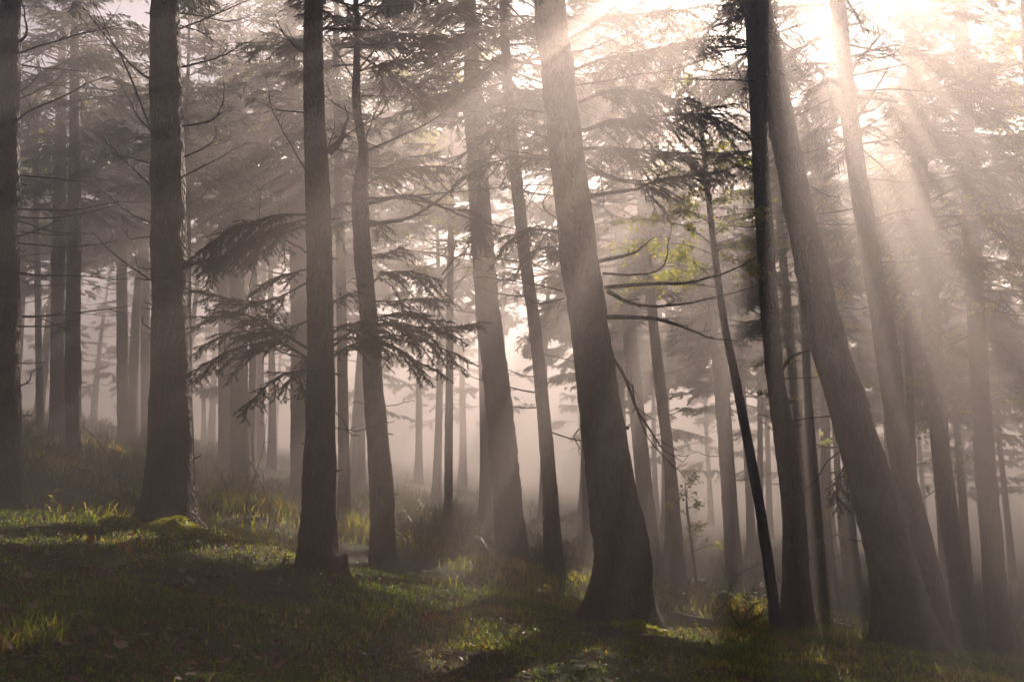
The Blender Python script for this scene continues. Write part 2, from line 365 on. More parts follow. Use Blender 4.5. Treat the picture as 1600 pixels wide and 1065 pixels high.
def needles_on(a, b, per_m, ln, wd):
    """bulk needles on twig segments a->b"""
    L = np.linalg.norm(b - a, axis=1); cnt = np.maximum(1, (L * per_m).astype(int)); idx = np.repeat(np.arange(len(a)), cnt)
    t = rng.random(len(idx))[:, None]; p = a[idx] * (1 - t) + b[idx] * t; d = unit(b - a)[idx]
    s = unit(np.cross(d, rng.normal(0, 1, (len(idx), 3)))); s[:, 2] *= 0.75
    nd = unit(d * 0.75 + s); l = ln * rng.uniform(0.7, 1.25, (len(idx), 1)); w = unit(np.cross(nd, rng.normal(0, 1, (len(idx), 3)))) * wd / 2
    v = np.stack([p - w, p + w, p + nd * l], 1).reshape(-1, 3)
    return v, np.arange(len(v)).reshape(-1, 3), np.repeat(idx, 3)
def bough(path, r0, side=0.34, droop=0.9, spacing=0.035, per_m=330, start=0.12, tert=0.05, width=0.0052, nl=0.021, bare=0.0):
    """a living spruce branch: wood tubes + needles"""
    n = len(path); seg = np.linalg.norm(np.diff(path, axis=0), axis=1); Lb = seg.sum(); cum = np.concatenate([[0], np.cumsum(seg)]) / Lb
    wood = [tube(path, np.linspace(r0, 0.003, n), 6)]
    A, B = [], []; k = 0; s = start * Lb
    ia = cum > max(start + 0.25, 0.35)
    A += list(path[:-1][ia[1:]]); B += list(path[1:][ia[1:]])
    PA, PB, PR, PR2 = [], [], [], []
    while s < Lb:
        t = s / Lb; k += 1; s += spacing * rng.uniform(0.6, 1.4)
        if rng.random() < bare: continue
        a = np.array([np.interp(t, cum, path[:, c]) for c in range(3)]); i = min(np.searchsorted(cum, t), n - 1); d = unit(path[i] - path[i - 1])
        sd = unit(np.cross(d, [0, 0, 1.0])) * (1 if k % 2 else -1)
        l = side * (1 - 0.72 * t) * rng.uniform(0.45, 1.15) * min(1, 0.45 + t * 2.2)
        p = grow(a, unit(d * 0.85 + sd * rng.uniform(0.45, 1.1) + np.array([0, 0, rng.uniform(-0.45, 0.25)])), l, 5, -droop * 2.2, 0.09)
        A += list(p[:-1]); B += list(p[1:])
        PA += list(p[:-1]); PB += list(p[1:]); rr = np.linspace(0.0032, 0.0014, 6); PR += list(rr[:-1]); PR2 += list(rr[1:])
        m_ = int(l / tert)
        for q in range(m_):
            tt = (q + rng.uniform(0.3, 0.9)) / (m_ + 0.5); jj = min(int(tt * 5), 4); b0 = p[jj] + (p[jj + 1] - p[jj]) * (tt * 5 - jj)
            dd = unit(p[jj + 1] - p[jj]); s2 = unit(np.cross(dd, [0, 0, 1.0])) * (1 if q % 2 else -1)
            l3 = l * 0.34 * (1.15 - tt) * rng.uniform(0.6, 1.3)
            p3 = grow(b0, unit(dd * 0.9 + s2 * 0.8 + np.array([0, 0, rng.uniform(-0.6, 0.1)])), l3, 2, -droop * 1.5, 0.08)
            A += list(p3[:-1]); B += list(p3[1:]); PA.append(p3[0]); PB.append(p3[-1]); PR.append(0.0018); PR2.append(0.001)
    A, B = np.array(A), np.array(B)
    if PA: wood.append(segs_to_prisms(np.array(PA), np.array(PB), np.array(PR), np.array(PR2)))
    v, f, idx = needles_on(A, B, per_m, nl, width)
    tint = np.clip(rng.normal(0.45, 0.16, len(A))[idx] + rng.normal(0, 0.1, len(idx)), 0, 1)
    return wood, (v, f, tint)

def strips(a, d, l, w):
    """bulk pointed sprigs, one long triangle each"""
    n = len(a); s = unit(np.cross(d, rng.normal(0, 1, (n, 3)))); l = np.reshape(l, (-1, 1)); w = np.reshape(w, (-1, 1))
    v = np.stack([a - s * w, a + s * w, a + d * l], 1).reshape(-1, 3)
    return v, np.arange(len(v)).reshape(-1, 3)
def crown_arrays(path, rad, z0, z1, Lmax, nb, per=22, carve=True, shape=0.75, droop=0.35, wd=0.022, nside=11, fine=None):
    """living crown of a spruce: limbs + sprays, built around the trunk between z0 and z1"""
    la, lb, lr = [], [], []; A, D, LL = [], [], []
    for k in range(nb):
        f = (k + rng.random()) / nb; z = z0 + (z1 - z0) * f; a, r = on_trunk(path, rad, z)
        az = k * 2.399 + rng.normal(0, 0.3); L = Lmax * ((1 - f) ** shape * 0.95 + 0.05) * rng.uniform(0.65, 1.15) * min(1, 0.55 + 4 * f)
        d = np.array([math.cos(az), math.sin(az), rng.uniform(-0.25, 0.15) + 0.5 * f])
        p = grow(a, d, L, 7, -droop / max(L, 0.5) * 0.6, 0.05); p[-2:, 2] += 0.04 * L
        la += list(p[:-1]); lb += list(p[1:]); lr += list(np.linspace(0.010 + 0.007 * L, 0.004, 7))
        m_ = max(4, int(per * L / Lmax)); t = np.sort(rng.uniform(0.18, 1.0, m_)) * 7; i = np.minimum(t.astype(int), 6)
        b0 = p[i] + (p[i + 1] - p[i]) * (t - i)[:, None]; dd = unit(p[i + 1] - p[i]); sd = unit(np.cross(dd, [0, 0, 1.0])) * np.where(np.arange(m_) % 2, 1, -1)[:, None]
        dr = unit(dd * 0.8 + sd * rng.uniform(0.4, 1.1, (m_, 1)) + np.stack([np.zeros(m_), np.zeros(m_), rng.uniform(-0.9, 0.1, m_)], -1))
        A.append(b0); D.append(dr); LL.append(np.clip(L * 0.30 * (1.25 - t / 7), 0.12, 0.75) * rng.uniform(0.6, 1.25, m_))
    A, D, LL = np.vstack(A), np.vstack(D), np.concatenate(LL)
    if carve:
        kk = keep(A + D * LL[:, None] * 0.25) & keep(A + D * LL[:, None] * 0.85); A, D, LL = A[kk], D[kk], LL[kk]
    # every spray: a spine and side sprigs; finer and more of them where they can be seen
    def sprays(A, D, LL, nside, wd):
        ea, ed, el, ew = [A], [D], [LL], [np.full(len(A), wd * 0.7)]; S = unit(np.cross(D, [0, 0, 1.0])); zz = np.zeros(len(A))
        for q in range(nside):
            t = 0.06 + 0.86 * q / nside; sg = 1 if q % 2 else -1
            ea.append(A + D * (LL * t)[:, None]); ed.append(unit(D * 0.75 + S * sg * rng.uniform(0.4, 1.0, (len(A), 1)) + np.stack([zz, zz, rng.uniform(-0.8, 0.15, len(A))], -1)))
            el.append(LL * (0.55 - 0.3 * t) * rng.uniform(0.6, 1.3, len(A))); ew.append(np.full(len(A), wd) * rng.uniform(0.6, 1.2, len(A)))
        v, f = strips(np.vstack(ea), np.vstack(ed), np.concatenate(el), np.concatenate(ew))
        return v, f, np.repeat(np.tile(np.clip(rng.normal(0.5, 0.2, len(A)), 0, 1), nside + 1), 3)
    if fine:
        dep = A[:, 1] * CP + A[:, 2] * SP; vy = (A[:, 2] * CP - A[:, 1] * SP) / np.maximum(dep, 0.1); seen = (vy < 0.41) & (np.abs(A[:, 0] / np.maximum(dep, 0.1)) < 0.62)
        v1, f1, k1 = sprays(A[seen], D[seen], LL[seen], fine[0], fine[1]); v2, f2, k2 = sprays(A[~seen], D[~seen], LL[~seen], 5, 0.06)
        v, f, tint = np.vstack([v1, v2]), np.vstack([f1, f2 + len(v1)]), np.concatenate([k1, k2])
    else: v, f, tint = sprays(A, D, LL, nside, wd)
    la, lb, lr = np.array(la), np.array(lb), np.array(lr)
    if carve:
        kk = keep((la + lb) / 2) | (lr > 0.022); la, lb, lr = la[kk], lb[kk], lr[kk]
    limbs = segs_to_prisms(la, lb, lr, lr * 0.85)
    return limbs, (v, f, tint)

def add_crown(root, path, rad, z0, z1, Lmax, nb, **kw):
    limbs, (v, f, t) = crown_arrays(path, rad, z0, z1, Lmax, nb, **kw)
    c = link('crown', new_mesh('crown', local(root, v), f, M['needle'], False, t), root, 'stuff')
    link('limbs', new_mesh('limbs', local(root, limbs[0]), limbs[1], M['bark']), c, 'stuff')
    return c
def add_branch(root, parts, needles=None, material='deadwood', name='branch'):
    v, f = merge(parts); o = link(name, new_mesh(name, local(root, v), f, M[material]), root)
    if needles is not None:
        nv, nf, nt = needles; link('needles', new_mesh('needles', local(root, nv), nf, M['needle'], False, nt), o, 'stuff')
    return o
def dead_ring(root, path, rad, z0, z1, n, L, up=0.25, tw=6, azr=None, one=False, sag=-0.15):
    """bare lower branches round a trunk"""
    allp = []
    for k in range(n):
        z = z0 + (z1 - z0) * (k + rng.random()) / n; a, r = on_trunk(path, rad, z)
        az = rng.uniform(*azr) if azr else rng.uniform(0, 2 * math.pi); l = L * rng.uniform(0.35, 1.1)
        p = grow(a, [math.cos(az), math.sin(az), rng.uniform(sag - 0.2, sag + 0.2)], l, 9, up / max(l, 0.3), 0.07)
        parts = bare_branch(p, 0.006 + 0.006 * l, int(tw * rng.uniform(0.3, 1.3)), 0.3 * l + 0.08)
        if one: allp += parts
        else: add_branch(root, parts)
    if one and allp:
        v, f = merge(allp); link('dead_branches', new_mesh('dead_branches', local(root, v), f, M['deadwood']), root, 'stuff')

def spruce(label, wp, Y, height, seed, group=None, segs=14, material='bark', crown=(0.5, 1.7, 60), dead=None, fine=0.08, name='spruce_tree', per=22, flare=0.35):
    x, y, _ = V(wp[0][0], wp[0][1], Y); root = thing(name, label, 'tree', (x, Y, gz(x, Y)), group)
    height = min(max(height * 0.80, 9.0), 12.4 - root.location[2] * 0.95)
    path, rad, o = trunk_mesh(root, wp, Y, height, segs, M[material], seed, fine, flare)
    g0 = root.location[2]
    if crown: add_crown(root, path, rad, g0 + height * crown[0], g0 + height * 0.995, crown[1] * 1.5, int(crown[2] * 1.2), per=per + 10, shape=0.5, fine=(19, 0.011) if Y < 14 else (10, 0.021))
    if dead: dead_ring(root, path, rad, g0 + dead[0], g0 + dead[1], dead[2], dead[3], one=dead[4])
    return root, path, rad

def px_path(pts, n=14, wig=0.02, seed=1):
    return wiggle(catmull(np.array([V(*p) for p in pts]), n), wig, seed)

# ---- near trees
t1, p1, r1 = spruce('dark spruce trunk cut by the left edge of the picture', [(12, 815, 56), (11, 760, 46), (9, 600, 43), (9, 400, 40), (13, 200, 35), (17, 0, 31)], 9.6, 17, 1, segs=28, crown=(0.5, 1.8, 70), fine=0.04)
t2, p2, r2 = spruce('thick spruce with a sunlit right rim on the mossy mound', [(257, 816, 88), (263, 760, 72), (265, 690, 65), (266, 533, 58), (262, 250, 52), (258, 0, 45)], 9.2, 18, 2, segs=32, crown=(0.5, 1.9, 70), fine=0.035)
t3, p3, r3 = spruce('dark mossy spruce with low needled boughs on the grassy bank', [(496, 888, 60), (498, 800, 53), (500, 700, 49), (501, 533, 41), (497, 330, 40), (492, 200, 35), (490, 100, 32), (490, 0, 30)], 8.2, 16, 3, segs=30, material='bark_moss', crown=(0.52, 1.6, 60), fine=0.035)
t4, p4, r4 = spruce('crooked spruce with kinked thin top behind the low boughs', [(600, 900, 44), (597, 820, 38), (594, 733, 36), (583, 600, 31), (577, 500, 28), (567, 400, 28), (563, 300, 26), (568, 235, 16), (557, 165, 14), (558, 60, 10), (556, 0, 9)], 11.5, 11, 4, segs=24, crown=(0.72, 1.3, 30), fine=0.045)
t5, p5, r5 = spruce('biggest leaning spruce with flared roots in the middle', [(966, 962, 112), (972, 900, 92), (970, 850, 84), (951, 733, 72), (924, 533, 62), (905, 400, 60), (889, 266, 57), (870, 100, 54), (858, 0, 52)], 8.5, 19, 5, segs=36, crown=(0.5, 2.1, 70), fine=0.035)
t7, p7, r7 = spruce('slender crooked dark trunk right of the thin leaning sapling', [(1247, 990, 50), (1243, 900, 40), (1240, 800, 35), (1227, 690, 33), (1216, 620, 29), (1206, 533, 28), (1191, 300, 27), (1180, 100, 25), (1174, 0, 24)], 11, 17, 7, segs=24, crown=(0.5, 2.0, 60), fine=0.045)
t8, p8, r8 = spruce('thick strongly leaning spruce on the right', [(1420, 1006, 104), (1404, 930, 78), (1390, 870, 70), (1365, 770, 64), (1320, 620, 58), (1294, 533, 53), (1264, 400, 48), (1235, 260, 44), (1185, 0, 40)], 9.0, 18, 8, segs=30, crown=(0.55, 1.9, 70), fine=0.04)
t9, p9, r9 = spruce('leaning spruce just behind the thick right trunk', [(1468, 1014, 50), (1450, 900, 41), (1411, 733, 35), (1384, 533, 34), (1360, 400, 31), (1330, 200, 28), (1308, 0, 26)], 11, 17, 9, segs=22, crown=(0.45, 1.8, 70), fine=0.05)
t10, p10, r10 = spruce('grey leaning spruce, second from the right edge', [(1516, 1024, 38), (1498, 900, 31), (1473, 733, 27), (1458, 533, 26), (1440, 300, 24), (1420, 0, 22)], 13, 17, 10, segs=20, crown=(0.4, 1.8, 70), fine=0.06)
t11, p11, r11 = spruce('pale spruce almost lost in haze near the right edge', [(1567, 1036, 36), (1540, 733, 30), (1520, 400, 26), (1500, 0, 22)], 15, 18, 11, segs=16, crown=(0.4, 1.9, 70), fine=0.07)
# ---- trees further back
MID = [
 ('slim grey spruce between the left edge and the sunlit trunk', [(116, 738, 29), (115, 650, 24), (114, 533, 23), (117, 250, 18), (117, 60, 13)], 16, 16, (0.5, 1.8, 55), (3, 8, 22, 1.6)),
 ('pale spruce directly left of the slim grey one', [(91, 684, 26), (91, 560, 23), (92, 400, 21), (96, 130, 15)], 20, 17, (0.45, 2.0, 60), (3, 7, 18, 1.5)),
 ('very faint trunk in the bright haze left of the sunlit spruce', [(194, 700, 20), (191, 500, 17), (190, 200, 14)], 25, 17, (0.42, 2.1, 60), (3, 7, 12, 1.5)),
 ('faintest thin trunk close beside the sunlit spruce', [(229, 700, 16), (227, 500, 14), (226, 200, 11)], 28, 17, (0.42, 2.0, 50), None),
 ('pole thin trunk hugging the sunlit spruce on its right', [(299, 800, 12), (295, 600, 10), (294, 400, 9), (292, 200, 8)], 15, 11, (0.55, 1.1, 40), (2, 6, 14, 1.0)),
 ('pale hazy trunk left half of a close pair', [(352, 730, 21), (351, 560, 19), (350, 300, 16)], 23, 17, (0.45, 2.0, 55), None),
 ('pale hazy trunk right half of a close pair', [(376, 745, 32), (374, 600, 28), (370, 300, 22)], 21, 18, (0.45, 2.2, 60), (3, 8, 12, 1.5)),
 ('broad hazy trunk half behind the mossy spruce on its left', [(470, 775, 32), (468, 560, 28), (466, 400, 27), (455, 100, 23)], 19, 18, (0.45, 2.1, 60), (3, 8, 18, 1.7)),
 ('grey trunk between the mossy spruce and the crooked one', [(538, 842, 23), (537, 700, 18), (533, 450, 16), (526, 100, 12)], 16, 15, (0.5, 1.6, 50), (3, 7, 14, 1.2)),
 ('broad pinkish hazy trunk left of the biggest spruce', [(800, 882, 50), (791, 750, 45), (776, 600, 41), (762, 480, 38), (742, 200, 32)], 16, 18, (0.5, 2.1, 60), (4, 8, 8, 1.5)),
 ('straight grey trunk close left of the biggest spruce', [(866, 900, 32), (857, 733, 23), (838, 533, 20), (820, 400, 20), (806, 270, 19), (795, 150, 17), (786, 0, 15)], 13, 16, (0.5, 1.8, 60), (2, 7, 20, 1.3)),
 ('faint broad trunk right behind the biggest spruce', [(1020, 905, 30), (1004, 733, 25), (985, 533, 22), (960, 250, 18)], 20, 18, (0.42, 2.6, 90), (3, 7, 10, 1.5)),
 ('hazy trunk under the hanging dead branch', [(1062, 915, 22), (1047, 733, 19), (1031, 600, 17), (1010, 400, 15), (990, 200, 12)], 17, 16, (0.42, 2.4, 90), (2, 6, 14, 1.2)),
 ('pale small trunk left of the thin leaning sapling', [(1144, 918, 19), (1137, 800, 16), (1126, 650, 14), (1110, 450, 12), (1092, 200, 10)], 20, 16, (0.38, 2.5, 90), (2, 6, 12, 1.2)),
 ('pale trunk showing right of the slender crooked one', [(1282, 948, 21), (1260, 750, 17), (1247, 650, 16), (1232, 500, 14), (1205, 200, 11)], 20, 17, (0.4, 1.9, 60), None),
 ('thin wavy pale trunk in the gap left of the thick right spruce', [(1293, 955, 16), (1279, 800, 12), (1268, 680, 12), (1258, 560, 10), (1240, 300, 8)], 18, 13, (0.5, 1.2, 40), None),
 ('thinnest pale stem in the gap left of the thick right spruce', [(1328, 945, 12), (1313, 800, 10), (1301, 600, 9), (1280, 300, 7)], 22, 13, (0.45, 1.3, 40), None),
]
for k, (lab, wp, Y, h, cr, dd) in enumerate(MID):
    spruce(lab, wp, Y, h, 20 + k, segs=14, crown=cr, dead=(dd + (True,)) if dd else None, fine=0.1, per=20)
print('named trees', time.time() - T0)

# ---- boughs and bare branches of the near trees, each along the line it has in the photograph
def boughs(root, lst, **kw0):
    for k, (pts, r, kw) in enumerate(lst):
        kk = dict(kw0); kk.update(kw); P = px_path(pts, 16, 0.03, k + 1); w, nd = bough(P, r, **kk); nds = [nd]
        L = np.linalg.norm(np.diff(P, axis=0), axis=1).sum(); t0 = max(kk.get('start', 0.12), 0.15); ns = max(3, int(L / 0.10))
        for q in range(ns):
            t = t0 + (0.9 - t0) * (q + rng.random()) / ns; i = min(int(t * 15), 14); a = P[i]; d = unit(P[i + 1] - P[i]); sd = unit(np.cross(d, [0, 0, 1.0])) * (1 if q % 2 else -1)
            l = kk.get('side', 0.34) * rng.uniform(0.7, 1.25) * (1.15 - 0.6 * t) + 0.05
            p = grow(a, unit(d * 0.9 + sd * rng.uniform(0.3, 0.9) + np.array([0, 0, rng.uniform(-0.5, 0.15)])), l, 7, -rng.uniform(0.3, 2.2), 0.10)
            k2 = dict(kk); k2.update(side=0.20 + 0.08 * rng.random(), start=0.08, bare=0.05); w2, n2 = bough(p, 0.005, **k2); w += w2; nds.append(n2)
        o = 0; vs, fs, ts = [], [], []
        for v, f, t in nds: vs.append(v); fs.append(f + o); ts.append(t); o += len(v)
        add_branch(root, w, (np.vstack(vs), np.vstack(fs), np.concatenate(ts)))
def bares(root, lst):
    for k, (pts, r, tw, tl) in enumerate(lst):
        add_branch(root, bare_branch(px_path(pts, 14, 0.025, k + 40), r, tw, tl))
Y3 = 8.15
boughs(t3, [
 ([(485, 335, Y3), (430, 338, 8.0), (380, 352, 7.9), (335, 378, 7.8), (302, 425, 7.8)], 0.014, dict(side=0.46)),
 ([(484, 350, Y3), (420, 372, 8.2), (370, 390, 8.3), (330, 405, 8.3), (292, 412, 8.2)], 0.013, dict(side=0.42)),
 ([(484, 420, Y3), (445, 428, 8.0), (420, 440, 7.9), (396, 458, 7.85)], 0.010, dict(side=0.24)),
 ([(482, 545, Y3), (440, 520, 8.0), (400, 498, 7.9), (350, 488, 7.8), (288, 500, 7.8)], 0.013, dict(side=0.36)),
 ([(483, 440, Y3), (420, 470, 8.3), (360, 466, 8.4), (300, 448, 8.4)], 0.011, dict(side=0.30)),
 ([(482, 560, Y3), (430, 535, 7.9), (370, 545, 7.75), (320, 570, 7.7), (292, 590, 7.7)], 0.012, dict(side=0.40)),
 ([(484, 578, Y3), (450, 582, 7.9), (420, 600, 7.8), (395, 622, 7.75), (372, 644, 7.7)], 0.010, dict(side=0.22)),
 ([(490, 545, 8.0), (470, 575, 7.7), (468, 596, 7.6), (480, 612, 7.55)], 0.009, dict(side=0.24)),
 ([(515, 545, Y3), (560, 512, 8.0), (620, 505, 7.9), (690, 512, 7.85), (756, 500, 7.8)], 0.014, dict(side=0.42)),
 ([(515, 530, Y3), (570, 530, 8.2), (625, 545, 8.2), (662, 566, 8.2), (688, 582, 8.2)], 0.012, dict(side=0.36)),
 ([(515, 560, 8.1), (545, 540, 7.8), (600, 525, 7.7), (650, 528, 7.7), (700, 545, 7.65), (725, 560, 7.6)], 0.012, dict(side=0.34)),
 ([(510, 480, Y3), (540, 462, 8.0), (565, 458, 7.9)], 0.008, dict(side=0.2)),
 ([(484, 342, Y3), (440, 352, 7.7), (395, 372, 7.5), (350, 395, 7.4), (330, 440, 7.4)], 0.010, dict(side=0.40)),
 ([(484, 500, Y3), (430, 520, 8.4), (370, 520, 8.5), (310, 545, 8.5)], 0.010, dict(side=0.34)),
 ([(515, 520, 8.0), (570, 500, 7.6), (640, 490, 7.5), (705, 505, 7.4)], 0.010, dict(side=0.36)),
])
bares(t3, [
 ([(402, 300, 8.0), (405, 390, 7.9), (392, 450, 7.9), (408, 500, 7.9), (430, 545, 7.95), (478, 560, Y3)][::-1], 0.007, 6, 0.2),
 ([(514, 238, Y3), (532, 218, 8.1), (540, 195, 8.1), (540, 168, 8.1)], 0.042, 0, 0.1),
 ([(515, 218, Y3), (545, 212, 8.2), (600, 232, 8.3)], 0.010, 3, 0.2),
 ([(522, 640, Y3), (545, 672, 8.0), (553, 684, 8.0)], 0.006, 2, 0.1), ([(522, 668, Y3), (560, 672, 8.2), (585, 666, 8.3)], 0.005, 2, 0.1),
 ([(522, 584, Y3), (538, 586, 8.1)], 0.012, 0, 0.1), ([(524, 735, Y3), (534, 736, 8.1)], 0.010, 0, 0.1),
 ([(484, 90, Y3), (450, 60, 8.3), (425, 20, 8.5)], 0.010, 5, 0.35), ([(480, 270, Y3), (440, 200, 8.4), (420, 150, 8.5)], 0.009, 5, 0.3),
 ([(505, 45, Y3), (560, 46, 8.0), (612, 44, 7.9)], 0.014, 3, 0.3), ([(480, 395, Y3), (455, 380, 8.2), (440, 378, 8.2)], 0.010, 1, 0.1)])
Y4 = 11.4
boughs(t4, [
 ([(575, 445, Y4), (610, 425, 11.1), (650, 428, 11.0), (688, 440, 10.9)], 0.014, dict(side=0.5)),
 ([(578, 470, Y4), (620, 470, 11.2), (660, 466, 11.1), (705, 468, 11.0)], 0.012, dict(side=0.42)),
 ([(576, 405, Y4), (605, 395, 11.1), (640, 380, 11.0)], 0.009, dict(side=0.3)),
 ([(555, 300, Y4), (600, 272, 11.1), (650, 262, 11.0), (715, 262, 10.9), (738, 258, 10.9)], 0.016, dict(side=0.62)),
 ([(560, 260, Y4), (600, 262, 11.6), (640, 245, 11.8), (690, 240, 11.9)], 0.014, dict(side=0.5)),
 ([(553, 320, Y4), (535, 318, 11.2), (520, 330, 11.1)], 0.010, dict(side=0.4)),
 ([(553, 345, Y4), (530, 350, 11.6), (515, 372, 11.7)], 0.010, dict(side=0.4)),
 ([(576, 345, Y4), (592, 348, 11.2), (600, 368, 11.1)], 0.010, dict(side=0.35)),
 ([(572, 310, Y4), (640, 310, 11.0), (700, 325, 10.8), (742, 332, 10.7), (745, 372, 10.65)], 0.020, dict(side=0.7, start=0.72)),
], spacing=0.045, per_m=260, width=0.006, nl=0.024, tert=0.06)
bares(t4, [
 ([(575, 318, Y4), (640, 306, 11.1), (690, 322, 11.0), (760, 350, 10.9), (842, 364, 10.8)], 0.030, 8, 0.5),
 ([(578, 350, Y4), (640, 340, 11.2), (690, 308, 11.0), (745, 262, 10.9), (772, 235, 10.9), (776, 212, 10.9)], 0.026, 10, 0.45),
 ([(578, 352, Y4), (610, 346, 11.2), (632, 347, 11.1)], 0.030, 0, 0.2),
 ([(570, 310, Y4), (630, 308, 11.6), (720, 298, 11.7), (840, 288, 11.8), (930, 300, 11.9)], 0.018, 8, 0.5),
 ([(576, 235, Y4), (620, 215, 11.3), (670, 190, 11.2), (692, 172, 11.2), (680, 145, 11.2)], 0.020, 8, 0.5),
 ([(565, 150, Y4), (620, 150, 11.2), (680, 140, 11.1)], 0.012, 5, 0.4), ([(560, 110, Y4), (600, 60, 11.3), (650, 10, 11.2)], 0.014, 6, 0.5),
 ([(556, 130, Y4), (520, 70, 11.3), (500, 20, 11.3)], 0.012, 6, 0.5), ([(560, 60, Y4), (590, 40, 11.2), (640, 30, 11.1)], 0.010, 5, 0.4),
 ([(560, 200, Y4), (600, 170, 11.6), (640, 80, 11.8), (690, 40, 11.9)], 0.012, 6, 0.4),
 ([(590, 590, Y4), (605, 560, 11.3), (628, 545, 11.2), (700, 430, 11.0), (790, 428, 10.9)], 0.010, 6, 0.3),
 ([(568, 630, Y4), (552, 628, 11.3), (538, 641, 11.3)], 0.006, 2, 0.12), ([(596, 634, Y4), (620, 632, 11.3), (646, 624, 11.2)], 0.007, 2, 0.1),
 ([(600, 660, Y4), (614, 659, 11.3)], 0.006, 0, 0.1), ([(575, 425, Y4), (545, 440, 11.3), (530, 452, 11.2)], 0.008, 2, 0.2),
 ([(690, 430, 11.0), (712, 404, 10.9), (740, 400, 10.9), (790, 430, 10.8)], 0.010, 5, 0.3)])
Y5 = 8.45
boughs(t5, [
 ([(905, 205, Y5), (960, 192, 8.2), (1030, 182, 8.0), (1100, 186, 7.9), (1165, 210, 7.8)], 0.020, dict(side=0.62)),
 ([(908, 232, Y5), (970, 232, 8.7), (1040, 238, 8.8), (1110, 240, 8.9), (1180, 236, 8.9)], 0.020, dict(side=0.6)),
 ([(905, 160, Y5), (960, 140, 8.3), (1030, 150, 8.1), (1090, 165, 8.0), (1150, 160, 8.0)], 0.018, dict(side=0.6)),
 ([(915, 262, Y5), (960, 280, 8.5), (1020, 288, 8.5), (1080, 272, 8.4), (1140, 268, 8.4)], 0.018, dict(side=0.45, start=0.35)),
 ([(895, 110, Y5), (950, 90, 8.6), (1030, 75, 8.8), (1110, 60, 8.9), (1180, 62, 9.0)], 0.018, dict(side=0.6)),
 ([(890, 60, Y5), (950, 30, 8.3), (1030, 20, 8.1), (1120, 10, 8.0)], 0.018, dict(side=0.55)),
 ([(873, 362, Y5), (840, 358, 8.2), (808, 366, 8.0), (780, 392, 7.9)], 0.020, dict(side=0.42)),
 ([(870, 385, Y5), (845, 388, 8.2), (815, 410, 8.1)], 0.010, dict(side=0.24)),
 ([(868, 250, Y5), (820, 246, 8.6), (770, 252, 8.7), (730, 275, 8.8)], 0.014, dict(side=0.34, bare=0.3)),
 ([(850, 175, Y5), (810, 172, 8.6), (780, 190, 8.7), (760, 215, 8.8)], 0.012, dict(side=0.34)),
])
bares(t5, [
 ([(912, 205, Y5), (960, 188, 8.3), (1010, 190, 8.2), (1080, 198, 8.1)], 0.024, 6, 0.3),
 ([(918, 250, Y5), (940, 268, 8.4), (985, 282, 8.3), (1040, 285, 8.2)], 0.022, 5, 0.3),
 ([(924, 306, Y5), (985, 296, 8.2), (1040, 278, 8.0), (1120, 270, 7.9)], 0.024, 7, 0.3),
 ([(935, 408, Y5), (975, 400, 8.2), (1000, 386, 8.1), (1019, 372, 8.05)], 0.022, 1, 0.15),
 ([(942, 427, Y5), (985, 429, 8.3), (1030, 420, 8.2), (1046, 385, 8.15), (1052, 350, 8.1)], 0.014, 3, 0.25),
 ([(945, 449, Y5), (1020, 443, 8.2), (1080, 440, 8.0), (1140, 424, 7.9), (1178, 402, 7.85)], 0.022, 6, 0.25),
 ([(950, 455, Y5), (985, 473, 8.3), (1040, 478, 8.2), (1100, 470, 8.1), (1186, 448, 8.0)], 0.024, 7, 0.22),
 ([(950, 495, Y5), (1000, 495, 8.2), (1055, 505, 8.0), (1100, 522, 7.9), (1152, 531, 7.85)], 0.026, 6, 0.2),
 ([(955, 555, Y5), (975, 585, 8.3), (990, 628, 8.2), (1015, 670, 8.1), (1040, 700, 8.0), (1066, 722, 8.0)], 0.018, 10, 0.28),
 ([(988, 600, 8.25), (995, 640, 8.2), (1020, 690, 8.0), (1076, 748, 7.9)], 0.008, 5, 0.15),
 ([(905, 670, Y5), (898, 680, 8.4), (905, 700, 8.35), (907, 712, 8.3)], 0.007, 1, 0.06), ([(978, 668, Y5), (984, 667, 8.4)], 0.02, 0, 0.05),
 ([(880, 455, Y5), (840, 445, 8.3), (800, 440, 8.2), (740, 430, 8.1)], 0.010, 6, 0.3), ([(882, 466, Y5), (845, 474, 8.5), (800, 455, 8.6)], 0.009, 5, 0.25),
 ([(868, 340, Y5), (850, 325, 8.3), (855, 300, 8.3), (868, 285, 8.3)], 0.009, 3, 0.2), ([(862, 246, Y5), (820, 240, 8.3), (780, 232, 8.2), (740, 200, 8.1)], 0.010, 5, 0.3),
 ([(848, 130, Y5), (800, 110, 8.3), (740, 70, 8.2)], 0.010, 6, 0.35), ([(856, 215, Y5), (800, 200, 8.6), (740, 170, 8.7)], 0.009, 5, 0.3)])
